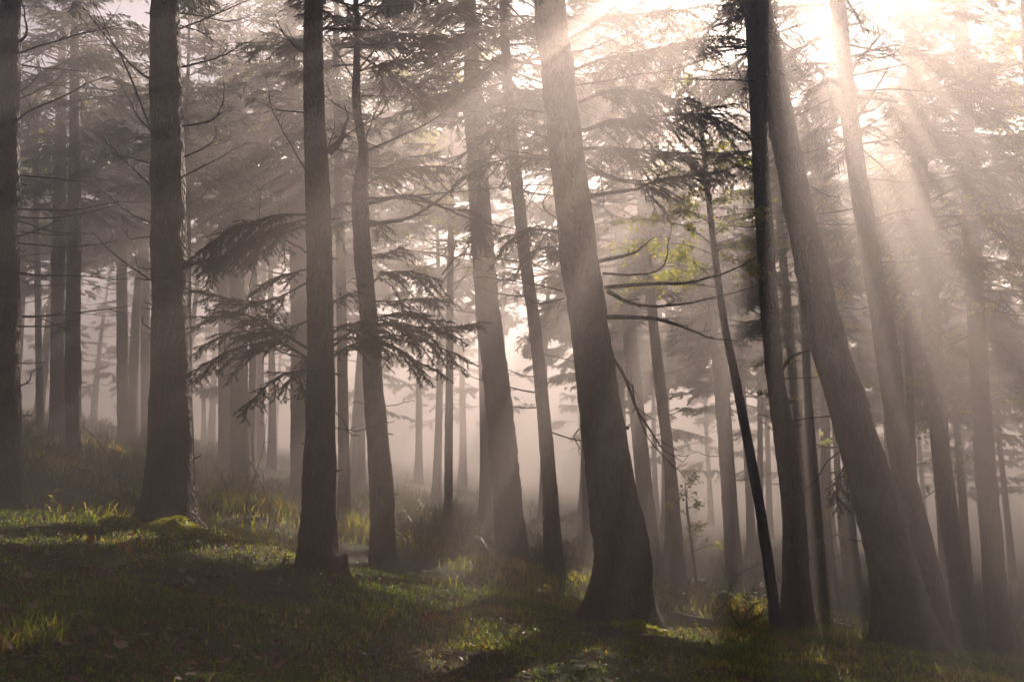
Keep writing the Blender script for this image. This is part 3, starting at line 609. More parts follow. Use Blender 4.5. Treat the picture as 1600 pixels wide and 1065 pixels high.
bares(t1, [([(28, 327, 9.5), (80, 328, 9.3), (140, 324, 9.1), (235, 310, 9.0)], 0.012, 5, 0.3), ([(28, 370, 9.5), (75, 352, 9.3), (112, 330, 9.2)], 0.011, 3, 0.2),
 ([(28, 380, 9.5), (80, 384, 9.3), (130, 384, 9.2), (186, 375, 9.1)], 0.011, 4, 0.2), ([(28, 345, 9.5), (70, 358, 9.6), (140, 368, 9.7)], 0.009, 3, 0.3),
 ([(28, 510, 9.5), (80, 508, 9.4), (128, 498, 9.3)], 0.010, 2, 0.15), ([(28, 604, 9.5), (45, 596, 9.4), (53, 580, 9.4), (66, 573, 9.35)], 0.010, 2, 0.1), ([(30, 567, 9.5), (72, 568, 9.4)], 0.007, 1, 0.1),
 ([(30, 428, 9.5), (68, 430, 9.4)], 0.008, 1, 0.1), ([(30, 648, 9.5), (52, 648, 9.4)], 0.006, 3, 0.06), ([(32, 65, 9.5), (42, 50, 9.4), (40, 20, 9.4), (30, -10, 9.4)], 0.018, 2, 0.2),
 ([(30, 145, 9.5), (62, 118, 9.4), (60, 92, 9.4)], 0.010, 2, 0.2)])
bares(t2, [([(238, 210, 9.1), (200, 110, 9.0), (170, 50, 9.0), (145, 0, 9.0)], 0.012, 5, 0.3), ([(238, 292, 9.1), (195, 250, 9.0), (165, 225, 9.0)], 0.010, 4, 0.25),
 ([(238, 350, 9.1), (200, 330, 9.0), (165, 300, 9.0)], 0.010, 4, 0.25), ([(238, 370, 9.1), (205, 372, 9.0), (194, 358, 9.0)], 0.009, 1, 0.1), ([(238, 256, 9.1), (210, 248, 9.0), (192, 244, 9.0)], 0.010, 1, 0.1),
 ([(238, 438, 9.1), (212, 434, 9.0)], 0.008, 1, 0.1), ([(238, 420, 9.1), (215, 420, 9.0)], 0.008, 1, 0.1), ([(238, 515, 9.1), (225, 505, 9.0), (219, 490, 9.0)], 0.009, 1, 0.1), ([(238, 476, 9.1), (227, 470, 9.05)], 0.009, 0, 0.1),
 ([(285, 197, 9.1), (330, 188, 9.0), (348, 165, 9.0), (352, 130, 9.0)], 0.013, 5, 0.3), ([(288, 245, 9.1), (330, 225, 8.9), (345, 190, 8.9)], 0.010, 4, 0.3), ([(284, 105, 9.1), (340, 90, 8.9), (400, 60, 8.8)], 0.012, 5, 0.35),
 ([(286, 385, 9.0), (312, 398, 8.9)], 0.007, 1, 0.1), ([(286, 438, 9.0), (318, 448, 8.9)], 0.007, 1, 0.1), ([(282, 0, 9.1), (310, 20, 9.0), (335, 24, 9.0)], 0.009, 2, 0.2), ([(282, 40, 9.1), (310, 50, 9.0), (335, 62, 9.0)], 0.009, 2, 0.2)])
bares(t7, [([(1220, 578, 10.9), (1240, 556, 10.8), (1272, 545, 10.7), (1300, 548, 10.6)], 0.028, 3, 0.3), ([(1234, 628, 10.95), (1241, 626, 10.9)], 0.03, 0, 0.1), ([(1222, 592, 10.9), (1280, 586, 11), (1330, 560, 11.1)], 0.010, 4, 0.3)])
boughs(t8, [([(1318, 730, 9.0), (1310, 745, 8.8), (1306, 770, 8.7), (1308, 795, 8.65)], 0.010, dict(side=0.2, spacing=0.03))])
bares(t8, [([(1310, 706, 9), (1290, 725, 8.9), (1270, 755, 8.85), (1252, 765, 8.8)], 0.010, 3, 0.15), ([(1308, 698, 9), (1275, 697, 9)], 0.006, 1, 0.1), ([(1345, 845, 9), (1325, 840, 8.95)], 0.006, 1, 0.1), ([(1296, 650, 9), (1240, 655, 9.3), (1180, 650, 9.5)], 0.008, 4, 0.3)])
dead_ring(t1, p1, r1, 1.6, 6.0, 12, 1.5, azr=(-1.2, 1.2), sag=0.05)
dead_ring(t2, p2, r2, 1.8, 6.0, 14, 1.4, up=0.5, sag=0.3)
dead_ring(t3, p3, r3, 2.4, 5.8, 8, 1.2, up=0.4, sag=0.2)
dead_ring(t4, p4, r4, 3.4, 7.5, 14, 1.4, up=0.5, sag=0.2)
dead_ring(t5, p5, r5, 3.5, 6.5, 10, 1.6, up=0.2, sag=0.0)
dead_ring(t7, p7, r7, 2.4, 7.0, 14, 1.6, up=0.3, sag=0.0)
dead_ring(t8, p8, r8, 2.6, 6.0, 12, 1.4, up=0.2, sag=-0.1)
dead_ring(t9, p9, r9, 2.0, 7.0, 18, 1.8, up=0.2, sag=-0.1)
dead_ring(t10, p10, r10, 2.0, 7.0, 18, 1.6, up=0.2, sag=-0.1)
dead_ring(t11, p11, r11, 2.0, 7.0, 14, 1.6, up=0.2, sag=-0.1)
# broken stubs on the lower trunks
for rt, pa, ra, z1 in ((t1, p1, r1, 4), (t2, p2, r2, 4), (t3, p3, r3, 4), (t4, p4, r4, 4), (t5, p5, r5, 4), (t7, p7, r7, 4), (t8, p8, r8, 4)):
    for q in range(9):
        z = rt.location[2] + rng.uniform(0.5, z1); a, r = on_trunk(pa, ra, z); az = rng.uniform(0, 2 * math.pi); d = np.array([math.cos(az), math.sin(az), rng.uniform(-0.1, 0.3)])
        p = grow(a + d * r * 0.7, d, r * 0.3 + rng.uniform(0.02, 0.10), 3, 0.3, 0.1); add_branch(rt, [tube(p, np.linspace(0.012, 0.006, 4) * rng.uniform(0.5, 1.2), 6)], name='branch_stub')
print('boughs', time.time() - T0)

# ---- leafy trees
def leaves_on(pts, dirs, ln, spread=0.05):
    """bulk beech leaves: pointed, folded along the midrib"""
    n = len(pts); d = unit(dirs + rng.normal(0, 0.5, (n, 3)) + [0, 0, -0.25]); up = unit(np.array([0, 0, 1.0]) + rng.normal(0, 0.45, (n, 3)))
    s = unit(np.cross(d, up)); nn = np.cross(s, d); l = ln * rng.uniform(0.6, 1.2, (n, 1)); w = l * 0.34; a = pts + rng.normal(0, spread, (n, 3))
    v = np.stack([a, a + d * l * 0.5 + s * w + nn * w * 0.35, a + d * l, a + d * l * 0.5 - s * w + nn * w * 0.35], 1).reshape(-1, 3)
    o = np.arange(n)[:, None] * 4; f = np.vstack([o + np.array([[0, 1, 2]]), o + np.array([[0, 2, 3]])])
    tint = np.repeat(np.clip(rng.normal(0.5, 0.25, n), 0, 1), 4)
    return v, f, tint
def leafy_branch(root, path, r0, n_tw, tl, ln, per_tw, carve=False, spread=0.03):
    n = len(path); parts = [tube(path, np.linspace(r0, 0.002, n), 5)]; P, D = [], []
    for k in range(n_tw):
        t = rng.uniform(0.15, 1.0); i = min(int(t * (n - 1)), n - 2); a = path[i] + (path[i + 1] - path[i]) * (t * (n - 1) - i)
        d = unit(path[i + 1] - path[i]); sd = unit(np.cross(d, [0, 0, 1.0])) * (1 if k % 2 else -1)
        q = grow(a, unit(d * 0.8 + sd * rng.uniform(0.3, 1.0) + np.array([0, 0, rng.uniform(-0.25, 0.25)])), tl * rng.uniform(0.4, 1.1), 4, -0.1, 0.12)
        parts.append(tube(q, np.linspace(0.0035, 0.0012, 5), 3))
        u = rng.random(per_tw) * 4; j = np.minimum(u.astype(int), 3); P.append(q[j] + (q[j + 1] - q[j]) * (u - j)[:, None]); D.append(unit(q[j + 1] - q[j]))
    P, D = np.vstack(P), np.vstack(D)
    if carve:
        kk = keep(P); P, D = P[kk], D[kk]
        if not len(P): return
    v, f, tn = leaves_on(P, D, ln, spread)
    o = add_branch(root, parts, material='bark_pale')
    link('leaves', new_mesh('leaves', local(root, v), f, M['leaf'], False, tn), o, 'stuff')
def beech(label, wp, Y, height, seed, z0, nb, L, n_tw=12, per_tw=9, ln=0.07, carve=True, name='beech_tree'):
    x, y, _ = V(wp[0][0], wp[0][1], Y); root = thing(name, label, 'tree', (x, Y, gz(x, Y)))
    path, rad, o = trunk_mesh(root, wp, Y, height, 12, M['bark_pale'], seed, 0.09, 0.15); g0 = root.location[2]
    for k in range(nb):
        f = (k + rng.random()) / nb; z = g0 + z0 + (height * 0.97 - z0) * f; a, r = on_trunk(path, rad, z); az = k * 2.4 + rng.normal(0, 0.4)
        p = grow(a, [math.cos(az), math.sin(az), rng.uniform(0.1, 0.7)], L * rng.uniform(0.5, 1.1) * (1 - 0.5 * f), 7, 0.05, 0.1)
        leafy_branch(root, p, 0.012, n_tw, 0.45 * L * 0.6, ln, per_tw, carve)
    return root, path, rad
t6, p6, r6 = beech('thin leaning young beech with backlit yellow leaves', [(1214, 985, 18), (1190, 810, 16), (1151, 600, 14), (1131, 500, 12), (1115, 380, 10), (1100, 240, 8)], 11, 6.8, 60, 5.0, 5, 1.2, carve=True)
for k, pts in enumerate([
 [(1116, 385, 11), (1080, 358, 11.1), (1040, 346, 11.2), (1000, 345, 11.3), (955, 348, 11.4)], [(1118, 400, 11), (1080, 385, 11.2), (1045, 382, 11.4), (1005, 385, 11.6), (955, 392, 11.8)],
 [(1122, 440, 11), (1095, 418, 11.2), (1070, 402, 11.3), (1048, 398, 11.4)], [(1124, 450, 11), (1080, 440, 11.2), (1060, 430, 11.3), (1040, 440, 11.4)], [(1120, 420, 11), (1060, 425, 11.6), (1010, 440, 11.9), (962, 470, 12.1)],
 [(1114, 370, 11), (1145, 345, 10.8), (1185, 338, 10.7)], [(1112, 350, 11), (1080, 330, 10.8), (1050, 335, 10.7)], [(1116, 395, 11), (1150, 380, 11.1), (1180, 385, 11.2)], [(1110, 330, 11), (1140, 310, 11.2), (1180, 300, 11.4), (1210, 300, 11.5)],
 [(1118, 410, 11), (1150, 405, 10.7), (1175, 415, 10.6)], [(1110, 320, 11), (1085, 300, 11.3), (1060, 320, 11.5)]]):
    leafy_branch(t6, px_path(pts, 10, 0.03, k + 70), 0.009, 22, 0.30, 0.062, 11)
t12, p12, r12 = beech('leafy beech glowing yellow in the gap left of the thick right spruce', [(1272, 945, 13), (1266, 800, 11), (1262, 650, 10), (1262, 500, 9), (1258, 400, 8)], 17, 7.5, 61, 2.6, 16, 1.5, n_tw=14, per_tw=10, ln=0.085)
beech('yellow leaved beech behind the crooked spruce', [(700, 850, 14), (702, 600, 12), (705, 300, 9)], 20, 11, 62, 5.0, 22, 2.2, n_tw=14, per_tw=10, ln=0.10)
beech('yellowing beech high between the sunlit trunk and the mossy spruce', [(392, 740, 12), (396, 500, 10), (404, 200, 8)], 22, 11, 63, 5.4, 18, 2.0, n_tw=14, per_tw=9, ln=0.10)
beech('beech with yellow leaves in the top right corner', [(1665, 1060, 20), (1640, 700, 16), (1612, 300, 13), (1600, 0, 11)], 12.5, 10, 64, 4.2, 18, 1.7, n_tw=14, per_tw=10, ln=0.07)
beech('yellowish leafy beech behind the leaning right hand spruces', [(1440, 1000, 14), (1425, 700, 12), (1415, 450, 10)], 16, 9, 65, 2.2, 24, 1.8, n_tw=14, per_tw=10, ln=0.08)
beech('beech at left with dull yellow leaves beside the slim grey spruce', [(62, 690, 12), (60, 500, 10), (56, 250, 8)], 22, 10, 66, 3.6, 18, 1.8, n_tw=12, per_tw=9, ln=0.09)
beech('hazy small beech sapling below the hanging dead branch', [(1090, 925, 6), (1082, 860, 5), (1074, 800, 4)], 15.5, 1.9, 67, 0.6, 9, 0.7, n_tw=7, per_tw=7, ln=0.07, carve=False, name='beech_sapling')
beech('small sapling at the foot of the thinnest pale stem', [(1312, 960, 6), (1305, 900, 5), (1300, 850, 4)], 17, 2.2, 68, 0.6, 9, 0.8, n_tw=7, per_tw=7, ln=0.07, carve=False, name='beech_sapling')
print('leafy', time.time() - T0)

# ---- the wood behind and beside: same look, nothing tells them apart
FAR = []
for cnt_, sp_, fy, fx in ((26, 3.0, lambda: rng.uniform(25, 36), lambda y: rng.uniform(-9, 16)), (15, 3.0, lambda: rng.uniform(22, 44), lambda y: rng.uniform(0.32 * y, 0.60 * y + 7)),
                          (11, 3.0, lambda: rng.uniform(25, 37), lambda y: rng.uniform(-0.62 * y - 1, -0.24 * y)), (26, 3.0, lambda: rng.uniform(38, 54), lambda y: rng.uniform(-0.55 * y, 0.62 * y))):
    got = 0
    for _ in range(600):
        y = fy(); x = fx(y)
        if got < cnt_ and all(math.hypot(x - a, y - b_) > sp_ for a, b_ in FAR): FAR.append((x, y)); got += 1
for k, (x, y) in enumerate(FAR):
    g0 = gz(x, y); h = rng.uniform(11.0, 13.0) - g0; fx_ = 800 + F * x / y; root = thing('spruce_tree', 'faint spruce far back in the haze, ' + ('left of the sunlit thick spruce' if fx_ < 262 else 'between the sunlit and the mossy spruce' if fx_ < 500 else 'between the mossy and the biggest leaning spruce' if fx_ < 920 else 'between the biggest and the thick right spruce' if fx_ < 1330 else 'right of the thick leaning spruce'), 'tree', (x, y, g0), 'distant spruces in the haze')
    zz = np.linspace(-0.3, h, 16); lx, ly = rng.normal(0, 0.25, 2); ph = rng.uniform(0, 6)
    path = np.stack([x + lx * zz / h + 0.06 * np.sin(zz * 0.5 + ph), y + ly * zz / h, g0 + zz], -1); rad = np.linspace(rng.uniform(0.13, 0.21), 0.012, 16); rad[0] *= 1.5; rad[1] *= 1.1
    v, f = tube(path, rad, 10); link('trunk', new_mesh('trunk', local(root, v), f, M['bark']), root)
    add_crown(root, path, rad, g0 + h * (rng.uniform(0.15, 0.3) if y > 37 else rng.uniform(0.30, 0.46) if x > 3 else rng.uniform(0.42, 0.56)), g0 + h * 0.99, rng.uniform(4.0, 5.0), 58 if y < 37 else 24, per=43 if y < 37 else 24, wd=0.058 if y < 37 else 0.09, nside=8, shape=0.4)
print('far trees', time.time() - T0)

# ---- unseen spruces added beside and behind the camera to block sky light overhead
for k, (x, y) in enumerate([(-5.5, 2.5), (5.2, 3.0), (-3.5, -4.0), (3.0, -5.0), (0.0, -9.0), (-8.0, -1.5), (8.5, -1.0), (9.5, 6.5), (-9.5, 6.0)]):
    h = 11.5; g0 = gz(x, y); root = thing('spruce_tree', 'unseen spruce added beside or behind the viewpoint to block sky light', 'tree', (x, y, g0), 'added shading spruces round the viewpoint')
    zz = np.linspace(-0.3, h, 16); path = np.stack([x + 0.1 * np.sin(zz * 0.4 + k), y + 0 * zz, g0 + zz], -1); rad = np.linspace(0.2, 0.012, 16)
    v, f = tube(path, rad, 10); link('trunk', new_mesh('trunk', local(root, v), f, M['bark']), root)
    add_crown(root, path, rad, g0 + h * 0.52, g0 + h * 0.99, 3.0, 40, per=26, wd=0.06, nside=7, shape=0.5)

# ---- ground cover
def normal_at(x, y, e=0.05):
    z0 = ground_z(x, y); n = np.stack([-(ground_z(x + e, y) - z0) / e, -(ground_z(x, y + e) - z0) / e, np.ones_like(z0)], -1); return unit(n)
def blades(x, y, h, w, lean, tint, fold=True):
    """bulk grass blades with a bend: 5 vertices each"""
    n = len(x); z = ground_z(x, y); b = np.stack([x, y, z - 0.01], -1); az = rng.uniform(0, 2 * math.pi, n); d = np.stack([np.cos(az), np.sin(az), np.zeros(n)], -1)
    s = np.stack([-np.sin(az + rng.normal(0, 0.8, n)), np.cos(az), np.zeros(n)], -1); L = (lean * rng.uniform(0.3, 1.5, n))[:, None]; H = np.reshape(h, (-1, 1)); Wd = np.reshape(w, (-1, 1))
    up = np.array([0, 0, 1.0]); m1 = b + up * H * 0.6 + d * H * L * 0.35; tip = b + up * H * (1 - 0.25 * L) + d * H * L
    v = np.stack([b - s * Wd, b + s * Wd, m1 + s * Wd * 0.7, m1 - s * Wd * 0.7, tip], 1).reshape(-1, 3); o = np.arange(n)[:, None] * 5
    return v, [o + np.array([[0, 1, 2, 3]]), o + np.array([[3, 2, 4]])], np.repeat(np.clip(tint, 0, 1), 5)
N = 118000
yy = 3.0 * (11.5 / 3.0) ** (rng.random(N) ** 0.85); xx = rng.uniform(-1, 1, N) * (0.60 * yy + 0.4)
P3 = np.stack([xx, yy, 0 * xx], -1); msk = fbm(P3 * 0.9, 71, 3) + 0.35 * fbm(P3 * 4, 72, 2)
kp = ((msk > -0.45 + 1.2 * rng.random(N) - 0.45) | ((yy > 7.6) & (yy < 10.2) & (xx < 0.3) & (rng.random(N) < 0.8))) & (yy < 9.6 + 1.9 * rng.random(N)); xx, yy, msk, P3 = xx[kp], yy[kp], msk[kp], P3[kp]
hh = (0.034 + 0.042 * rng.random(len(xx)) ** 2) * (1 + 0.35 * np.clip(msk, -1, 1)) * (0.8 + 0.04 * yy)
tn = 0.40 + 0.26 * fbm(P3 * 1.4, 75, 2) + rng.normal(0, 0.15, len(xx)); dry = rng.random(len(xx)) < 0.06 + 0.22 * (fbm(P3 * 0.8 + 5, 77, 2) > 0.1) * (xx > -1); tn[dry] += 0.45
v, f, t = blades(xx, yy, hh, 0.0016 + 0.0004 * yy * rng.uniform(0.5, 1.3, len(xx)), 0.8, tn)
tag(link('grass', new_mesh('grass', v, f, M['grass'], True, t), kind='stuff'), 'short green grass covering the dark foreground bank', 'grass')
N = 60000
yy = rng.uniform(9.0, 22, N); xx = rng.uniform(-1, 1, N) * (0.60 * yy + 0.4); P3 = np.stack([xx, yy, 0 * xx], -1); msk = fbm(P3 * 0.55, 91, 3); kp = (msk > 0.15 * rng.normal(0, 1, N)) & ((xx > -1.2) | (yy > 13.2) | (rng.random(N) < 0.55)); xx, yy, P3, msk = xx[kp], yy[kp], P3[kp], msk[kp]
v, f, t = blades(xx, yy, (0.07 + 0.16 * rng.random(len(xx)) ** 2) * (0.8 + 0.5 * msk), 0.004 + 0.0003 * yy, 0.9, 0.55 + 0.2 * rng.normal(0, 1, len(xx)) + 0.2 * msk)
tag(link('woodland_grass', new_mesh('woodland_grass', v, f, M['grass'], True, t), kind='stuff'), 'longer dull grass in the hollow and under the trees behind the bank', 'grass')
N = 26000
yy = rng.uniform(16, 36, N); xx = rng.uniform(-1, 1, N) * (0.60 * yy + 0.4); P3 = np.stack([xx, yy, 0 * xx], -1); msk = fbm(P3 * 0.3, 95, 3); kp = msk > -0.35 + 0.3 * rng.normal(0, 1, N); xx, yy, msk = xx[kp], yy[kp], msk[kp]
v, f, t = blades(xx, yy, (0.12 + 0.3 * rng.random(len(xx)) ** 2) * (1 + 0.5 * msk), 0.016 + 0 * yy, 1.0, 0.35 + 0.2 * rng.normal(0, 1, len(xx)))
tag(link('undergrowth', new_mesh('undergrowth', v, f, M['shrub'], True, t), kind='stuff'), 'dim low undergrowth on the hazy ground far under the trees', 'undergrowth')
# moss fuzz between the blades
N = 60000
yy = 3.0 * (10.5 / 3.0) ** (rng.random(N) ** 0.85); xx = rng.uniform(-1, 1, N) * (0.60 * yy + 0.4); P3 = np.stack([xx, yy, 0 * xx], -1)
kp = fbm(P3 * 0.7, 81, 3) > 0.0; xx, yy, P3 = xx[kp], yy[kp], P3[kp]
v, f, t = blades(xx, yy, rng.uniform(0.012, 0.03, len(xx)), 0.003 + 0.0005 * yy, 0.9, 0.4 + 0.2 * rng.normal(0, 1, len(xx)))
tag(link('moss', new_mesh('moss', v, f, M['moss'], True, t), kind='stuff'), 'low green moss growing between the grass on the bank', 'moss')

# fallen leaves: loose litter as one mass, the larger ones one by one
def leaf_shape(L, curl, seed):
    g = np.random.default_rng(seed); u = np.linspace(0, 1, 7); w = L * 0.33 * np.sin(np.pi * u ** 0.85) * (1 + g.normal(0, 0.08, 7)); w[0] = w[-1] = 0.001
    zc = L * curl * (u - 0.4) ** 2; c = np.stack([L * (u - 0.5), 0 * u, zc], -1); e = L * 0.10 * (1 + curl)
    l = c + np.stack([0 * u, w, np.abs(w) * 0.35 + g.normal(0, 0.03 * L, 7)], -1); r = c + np.stack([0 * u, -w, np.abs(w) * 0.5 + g.normal(0, 0.03 * L, 7)], -1)
    v = np.vstack([c, l, r]); i = np.arange(6)[:, None]
    return v, np.vstack([i + np.array([[0, 1, 8, 7]]), i + np.array([[14, 15, 1, 0]])])
def rot_to(nrm, az):
    z = unit(nrm); x = unit(np.cross([-math.sin(az), math.cos(az), 0], z)); y = np.cross(z, x); return np.stack([x, y, z], -1)
LV = [leaf_shape(0.065, c, k) for k, c in enumerate((0.3, 0.8, 1.3, 0.1, 1.8))]
N = 9000
yy = 3.0 * (15.0 / 3.0) ** rng.random(N); xx = rng.uniform(-1, 1, N) * (0.60 * yy + 0.4); P3 = np.stack([xx, yy, 0 * xx], -1); kp = fbm(P3 * 0.9, 71, 3) < 0.25 + 0.5 * rng.random(N); xx, yy = xx[kp], yy[kp]
zz = ground_z(xx, yy); nn = normal_at(xx, yy); vs, fs, ts = [], [], []; o = 0
for k in range(len(xx)):
    lv, lf = LV[k % 5]; Rm = rot_to(nn[k] + rng.normal(0, 0.35, 3), rng.uniform(0, 6.28)); vs.append((lv * rng.uniform(0.4, 0.8)) @ Rm.T + [xx[k], yy[k], zz[k] + rng.uniform(0.004, 0.03)]); fs.append(lf + o); o += len(lv); ts.append(np.full(len(lv), np.clip(rng.normal(0.3, 0.22), 0, 1)))
tag(link('leaf_litter', new_mesh('leaf_litter', np.vstack(vs), np.vstack(fs), M['litter'], True, np.concatenate(ts)), kind='stuff'), 'small brown leaf crumbs scattered through the grass', 'litter')
lm = []
for tv in (0.25, 0.5, 0.72, 0.92):
    for lv, lf in LV: lm.append(new_mesh('fallen_leaf', lv, lf, M['litter'], True, np.full(len(lv), tv)))
from mathutils import Matrix
def put_leaf(me, x, y, s, label, group=None, up=0.02, nrm=None, az=None):
    o = link('fallen_leaf', me); nn_ = normal_at(np.array([x]), np.array([y]))[0] + rng.normal(0, 0.35, 3) if nrm is None else np.array(nrm); Rm = rot_to(nn_, rng.uniform(0, 6.28) if az is None else az)
    o.matrix_world = Matrix.Translation((x, y, gz(x, y) + up)) @ Matrix(Rm.tolist()).to_4x4() @ Matrix.Scale(s, 4); return tag(o, label, 'leaf', group)
cnt = 0
while cnt < 190:
    px, py = rng.uniform(0, 1300), rng.uniform(840, 1065); Yd = np.linspace(3.2, 9.5, 64); q = np.array([V(px, py, Y) for Y in Yd]); below = np.nonzero(q[:, 2] < ground_z(q[:, 0], q[:, 1]))[0]
    if not len(below) or (px > 700 and rng.random() < 0.6): continue
    k = below[0]; put_leaf(lm[rng.choice(20, p=np.repeat([0.15, 0.3, 0.3, 0.25], 5) / 5)], q[k][0], q[k][1], rng.uniform(0.5, 1.15), 'brown fallen leaf lying in the foreground grass', 'brown leaves fallen on the bank', up=0.05); cnt += 1
og = [new_mesh('orange_leaf', *LV[k], M['orange'], True, np.full(21, tv)) for k, tv in ((1, 0.1), (2, 0.6), (0, 0.9))]
def ground_hit(px, py):
    Yd = np.linspace(3.2, 20, 400); q = np.array([V(px, py, Y) for Y in Yd]); b = np.nonzero(q[:, 2] < ground_z(q[:, 0], q[:, 1]))[0]; return q[b[0]]
for px, py, sc_, mi, lab in ((142, 858, 1.3, 0, 'large red orange leaf standing upright in the lit grass'), (190, 866, 0.8, 1, 'small orange leaf beside the pale leaf below the sunlit trunk'), (203, 872, 0.7, 1, 'orange leaf lying flat next to the small upright orange one'),
                             (206, 845, 0.6, 0, 'reddish leaf on the grass left of the moss cushion'), (668, 982, 0.8, 0, 'rusty orange leaf low on the bank right of the stump'), (684, 978, 0.7, 1, 'orange leaf right beside the rusty one on the bank'), (716, 966, 0.8, 0, 'bright orange leaf at the end of the sunlit grass strip')):
    q = ground_hit(px, py); put_leaf(og[mi], q[0], q[1], sc_, lab, up=0.055, nrm=(0.15, -0.75, 0.5), az=1.2)
q = ground_hit(200, 868); put_leaf(lm[16], q[0], q[1], 1.5, 'pale curled leaf between the orange leaves', up=0.05, nrm=(0.3, -0.4, 0.6))

# moss cushion and stump
def cushion(name, label, px, py, Y, rx, ry, rz, seed):
    c = V(px, py, Y); c[2] = gz(c[0], Y); root = thing(name, label, 'moss', tuple(c)); u, w = np.meshgrid(np.linspace(0, 2 * math.pi, 41)[:-1], np.linspace(0.02, 1, 16)); u, w = u.ravel(), w.ravel()
    ir = 1 + 0.22 * fbm(np.stack([np.cos(u) * 1.4, np.sin(u) * 1.4, 0 * u + seed], -1), seed, 2); X = np.cos(u) * rx * w * ir; Yy = np.sin(u) * ry * w * ir
    Z = rz * (1 - w ** 2.6) + 0.035 * fbm(np.stack([X, Yy, 0 * X], -1) * 9, seed, 3) + (ground_z(c[0] + X, c[1] + Yy) - c[2]) - 0.02; v = np.stack([X, Yy, Z], -1)
    i = np.arange(15)[:, None] * 40; j = np.arange(40)[None]; f = np.stack([i + j, i + (j + 1) % 40, i + 40 + (j + 1) % 40, i + 40 + j], -1).reshape(-1, 4)
    link('cushion', new_mesh('cushion', v, f, M['moss'], True, np.clip(0.5 + 0.3 * fbm(v * 12, seed), 0, 1)), root)
    k = rng.integers(0, len(v), 5000); p = v[k] + rng.normal(0, 0.012, (5000, 3)) * [1, 1, 0.2]; d = unit(np.stack([X, Yy, 0.6 * rz + 0 * X], -1)[k] * [2, 2, 1] + rng.normal(0, 0.5, (5000, 3)) * rz + [0, 0, 0.3 * rz]); tv, tf = strips(p, d, rng.uniform(0.01, 0.028, 5000), np.full(5000, 0.0028))
    link('moss_tufts', new_mesh('moss_tufts', tv, tf, M['moss'], False, np.repeat(np.clip(rng.normal(0.6, 0.25, 5000), 0, 1), 3)), root, 'stuff')
cushion('moss_cushion', 'bright yellow green moss cushion at the foot of the sunlit trunk', 278, 828, 8.75, 0.40, 0.24, 0.13, 5)
cushion('moss_cushion', 'dull green moss hump left of the bright cushion', 188, 838, 8.85, 0.28, 0.2, 0.08, 6)
cushion('moss_cushion', 'dim moss hump at the roots of the biggest leaning spruce', 1000, 985, 8.1, 0.3, 0.2, 0.10, 7)
c = V(529, 897, 8.0); c[2] = gz(c[0], 8.0); st = thing('tree_stump', 'small ragged rotten stump beside the mossy spruce', 'stump', tuple(c))
th = np.arange(24) * 2 * math.pi / 24; rows = []
for k, z in enumerate(np.linspace(-0.05, 0.17, 8)):
    r = (0.075 - 0.02 * k / 7 + 0.04 * math.exp(-max(z, 0) / 0.04)) * (1 + 0.2 * fbm(np.stack([np.cos(th) * 2, np.sin(th) * 2, 0 * th + z * 4], -1), 31, 2)); rows.append(np.stack([np.cos(th) * r + 0.02 * k / 7, np.sin(th) * r, np.full(24, z) + (0.06 * vnoise(np.stack([np.cos(th) * 3, np.sin(th) * 3, 0 * th], -1), 33) if k == 7 else 0)], -1))
rows.append(rows[-1] * [0.5, 0.5, 0.75]); v = np.vstack(rows); i = np.arange(8)[:, None] * 24; j = np.arange(24)[None]; f = np.stack([i + j, i + (j + 1) % 24, i + 24 + (j + 1) % 24, i + 24 + j], -1).reshape(-1, 4)
link('bark_shell', new_mesh('bark_shell', v, f, M['litter'], True, np.clip(0.3 + 0.3 * fbm(v * 25, 35), 0, 1)), st)

# tall grass tussocks in the light, bilberry shrubs, seedlings
def tussock(label, px, py, Y, rad_, h, n, tint):
    c = V(px, py, Y); c[2] = gz(c[0], Y); a = rng.uniform(0, 6.28, n); r = rad_ * np.sqrt(rng.random(n)); v, f, t = blades(c[0] + np.cos(a) * r, Y + np.sin(a) * r, h * rng.uniform(0.5, 1.15, n), np.full(n, 0.0035 + 0.0002 * Y), 0.9, tint + rng.normal(0, 0.15, n))
    o = link('grass_tussock', new_mesh('grass_tussock', v - c, f, M['grass'], True, t)); o.location = c; tag(o, label, 'grass', 'tall grass tussocks'); o['kind'] = 'stuff'
for a in [('sunlit grass tussock left of the mossy spruce, the nearest to it', 455, 815, 14.5, 0.45, 0.5, 320, 0.75), ('sunlit grass tussock farther left of the mossy spruce', 412, 812, 14.0, 0.4, 0.45, 260, 0.7), ('lit grass tuft left of the dead brush behind the moss cushion', 362, 812, 13.5, 0.4, 0.4, 240, 0.7),
          ('sunlit grass tussock between the mossy and the crooked spruce', 562, 840, 15.5, 0.4, 0.6, 300, 0.72), ('pale sunlit weeds right of the crooked spruce', 690, 840, 14.5, 0.35, 0.4, 200, 0.8), ('lit grass tuft at the foot of the straight grey trunk', 892, 935, 9.6, 0.12, 0.3, 90, 0.7),
          ('grass tuft catching light beside the dead brush on the right', 1078, 942, 14, 0.35, 0.22, 200, 0.75), ('glowing tuft right below the dead brush', 1150, 985, 10.6, 0.16, 0.12, 120, 0.8), ('lit low grass at the foot of the thin leaning beech', 1185, 985, 11.3, 0.3, 0.2, 160, 0.7), ('dry grass tuft at the far left edge of the bank', 20, 1010, 4.3, 0.22, 0.16, 260, 0.65)]:
    tussock(*a)
